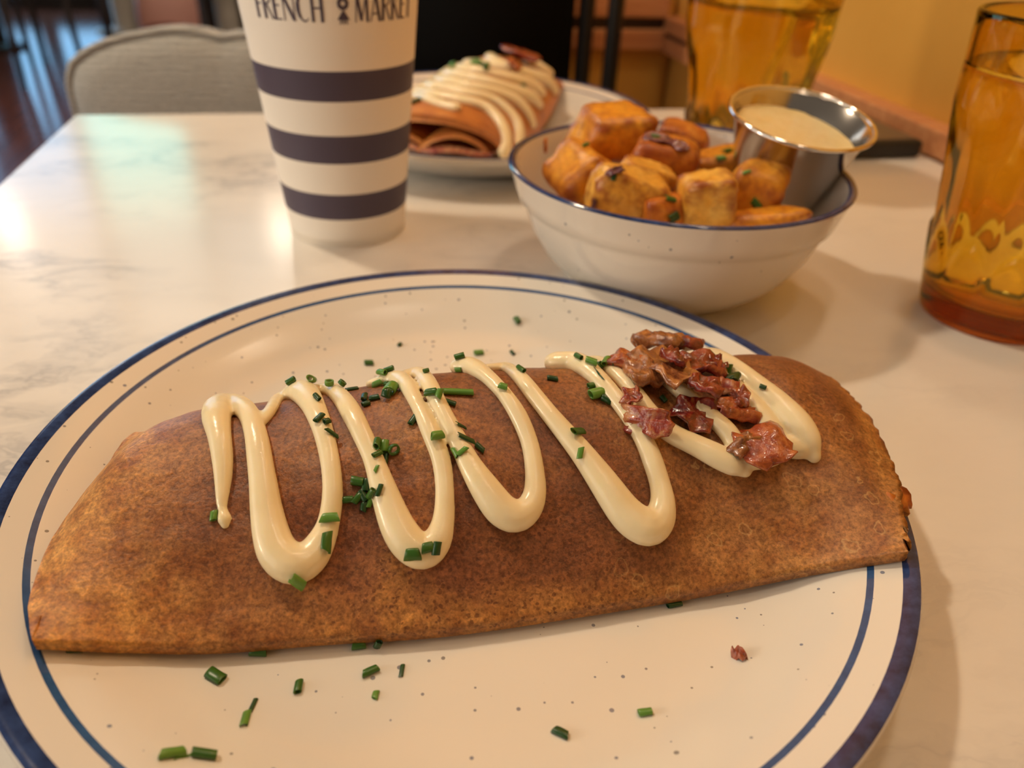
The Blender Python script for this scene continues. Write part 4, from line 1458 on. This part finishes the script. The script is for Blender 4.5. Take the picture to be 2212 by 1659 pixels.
# grey linen chair, backrest towards the far side of the room
gc = empty('linen_chair', T(-.142, .84, -.75), (0, 0, TH))
tag(gc, 'low rounded grey linen chair at the far left end of the table', 'chair')
OUT = [(-.128, .45), (-.129, .70), (-.126, .752), (-.112, .770), (-.085, .783), (-.05, .791), (-.02, .7945), (.005, .792), (.022, .788), (.045, .791), (.075, .785), (.10, .773), (.118, .752), (.126, .70), (.124, .45)]
sp = spline([(a * 1000, b * 1000) for a, b in OUT], 8)
sp = [(a / 1000, b / 1000) for a, b in sp]
cx_, cz_ = 0.0, .60
LAY = [(.0, -.012), (.4, -.011), (.7, -.008), (.88, -.002), (.97, .004), (1.0, .012), (1.0, .044), (.97, .052), (.88, .057), (.5, .06), (.0, .06)]
V, Fc = [], []
n = len(sp)
for s_, y in LAY:
    for (x, z) in sp:
        V.append((cx_ + (x - cx_) * s_, y, cz_ + (z - cz_) * s_))
for k in range(len(LAY) - 1):
    for i in range(n):
        a, b = k * n + i, k * n + (i + 1) % n
        Fc.append((a, b, b + n, a + n))
mk('backrest', V, Fc, M['linen'], gc)
V, Fc = tube([(cx_ + (x - cx_) * 1.0, .008, cz_ + (z - cz_) * 1.0) for x, z in sp], [.0035] * n, 8, normals=[Vector((0, 1, 0))] * n)
mk('piping', V, Fc, M['linen'], gc)
bm = bmesh.new()
bm_box(bm, -.125, .12, .03, .36, .40, .47)
bmesh.ops.bevel(bm, geom=list(bm.edges), offset=.02, segments=3, affect='EDGES')
from_bm('seat', bm, M['linen'], gc)
legs(gc, ((-.11, .33, -.01, .02), (.105, .33, .01, .02), (-.11, .05, -.01, -.03), (.105, .05, .01, -.03)), .41, .014, M['dark_wood'])

# black bistro chair
bc = empty('bistro_chair', T(.19, 1.03, -.75), (0, 0, TH))
tag(bc, 'black padded bistro chair behind the far crepe', 'chair')
bm = bmesh.new()
bm_box(bm, -.155, .097, -.020, .020, .42, 1.0)
bmesh.ops.bevel(bm, geom=list(bm.edges), offset=.014, segments=3, affect='EDGES')
from_bm('backrest', bm, M['dark'], bc)
for px_ in (.114, .153, -.165):
    V, Fc = tube([(px_ - .004, .0, .0), (px_, .0, .45), (px_ + .0, .0, .70), (px_ + .002, .006, .86), (px_ - .006, .012, .97), (px_ - .03, .014, 1.02)], [.011] * 6, 12)
    mk('back_post', V, Fc, M['frame'], bc)
V, Fc = tube([(-.19, .014, 1.02), (-.05, .018, 1.03), (.125, .014, 1.02)], [.011] * 3, 12)
mk('top_rail', V, Fc, M['frame'], bc)
bm = bmesh.new()
bm_box(bm, -.155, .14, -.26, .01, .42, .47)
bmesh.ops.bevel(bm, geom=list(bm.edges), offset=.015, segments=3, affect='EDGES')
from_bm('seat', bm, M['dark'], bc)
legs(bc, ((-.14, -.23, -.01, -.01), (.12, -.23, .01, -.01)), .43, .011, M['frame'])

# ------------------------------------------------------------------ the far room, low down and out of focus
ct = empty('bar_counter', T(-.52, 6.6, -.75), (0, 0, TH))
tag(ct, 'long dark bar counter across the far room', 'counter')
box('counter_front', -1.15, 1.6, -.25, .25, 0, 1.06, M['dark_wood'], ct, .01)
box('counter_top', -1.2, 1.65, -.29, .29, 1.06, 1.10, M['dark_wood'], ct, .008)


def cafe_table(x, y, label, mat, r):
    o = empty('pedestal_table', T(x, y, -.75), (0, 0, TH))
    tag(o, label, 'table')
    V, Fc, I = lathe([(0, .0), (.20, 0), (.20, .012), (r + .02, .03), (r, .05), (r, .70), (.05, .72), (0, .72)], 32)
    mk('pedestal', V, Fc, M[mat], o)
    V, Fc, I = lathe([(0, .72), (.33, .72), (.335, .735), (.33, .75), (0, .75)], 48)
    mk('tabletop', V, Fc, M['dark_wood'], o)


cafe_table(-1.44, 5.98, 'far round table on a thick cream pedestal, left of the pink bag', 'cream_post', .082)
cafe_table(-.76, 5.75, 'far round table on a cream pedestal beside the striped cup', 'cream_post', .075)
cafe_table(-2.08, 5.35, 'far round table on a dark pedestal at the left edge', 'dark_wood', .10)


def cafe_chair(x, y, rz, label):
    o = empty('wooden_chair', T(x, y, -.75), (0, 0, TH + rz))
    tag(o, label, 'chair', 'dark wooden chairs in the far room')
    box('seat', -.2, .2, -.2, .2, .43, .46, M['dark_wood'], o, .006)
    legs(o, ((-.17, -.17, -.01, -.01), (.17, -.17, .01, -.01), (-.17, .17, -.01, .03), (.17, .17, .01, .03)), .44, .017, M['dark_wood'])
    for sx in (-.17, .17):
        V, Fc = tube([(sx, .17, .44), (sx, .19, .65), (sx, .22, .88)], [.016] * 3, 10)
        mk('back_post', V, Fc, M['dark_wood'], o)
    for zz in (.60, .72, .84):
        box('back_slat', -.16, .16, .185 + (zz - .6) * .12, .2 + (zz - .6) * .12, zz, zz + .05, M['dark_wood'], o, .004)


cafe_chair(-1.62, 4.55, 2.6, 'dark wooden chair leftmost in the far room')
cafe_chair(-1.52, 5.08, .3, 'dark wooden chair just left of the pink bag')
cafe_chair(-.55, 4.6, .2, 'dark wooden chair behind the striped cup in the far room')
# pink bag on the chair
bag = empty('handbag', T(-1.03, 5.35, -.75), (0, 0, TH))
tag(bag, 'salmon pink rounded bag on the far floor, above the linen chair back', 'bag')
bm = bmesh.new()
bmesh.ops.create_uvsphere(bm, u_segments=32, v_segments=20, radius=1)
for v in bm.verts:
    c = v.co
    e = lambda t, p: math.copysign(abs(t) ** p, t)
    v.co = Vector((e(c.x, .75) * .21, e(c.y, .8) * .12, (e(c.z, .8) + 1) * .21)) + Vector((0, 0, .0))
    v.co.x *= 1 - .15 * (v.co.z / .42)
from_bm('bag_body', bm, M['pink'], bag)
V, Fc = tube([(-.19, -.07, .10), (-.10, -.115, .15), (0, -.123, .16), (.10, -.115, .15), (.19, -.07, .10)], [.008] * 5, 8)
mk('seam', V, Fc, M['bacon_red'], bag)
V, Fc = tube([(-.10, 0, .40), (-.09, 0, .50), (0, 0, .54), (.09, 0, .50), (.10, 0, .40)], [.011] * 5, 8)
mk('handle', V, Fc, M['pink'], bag)
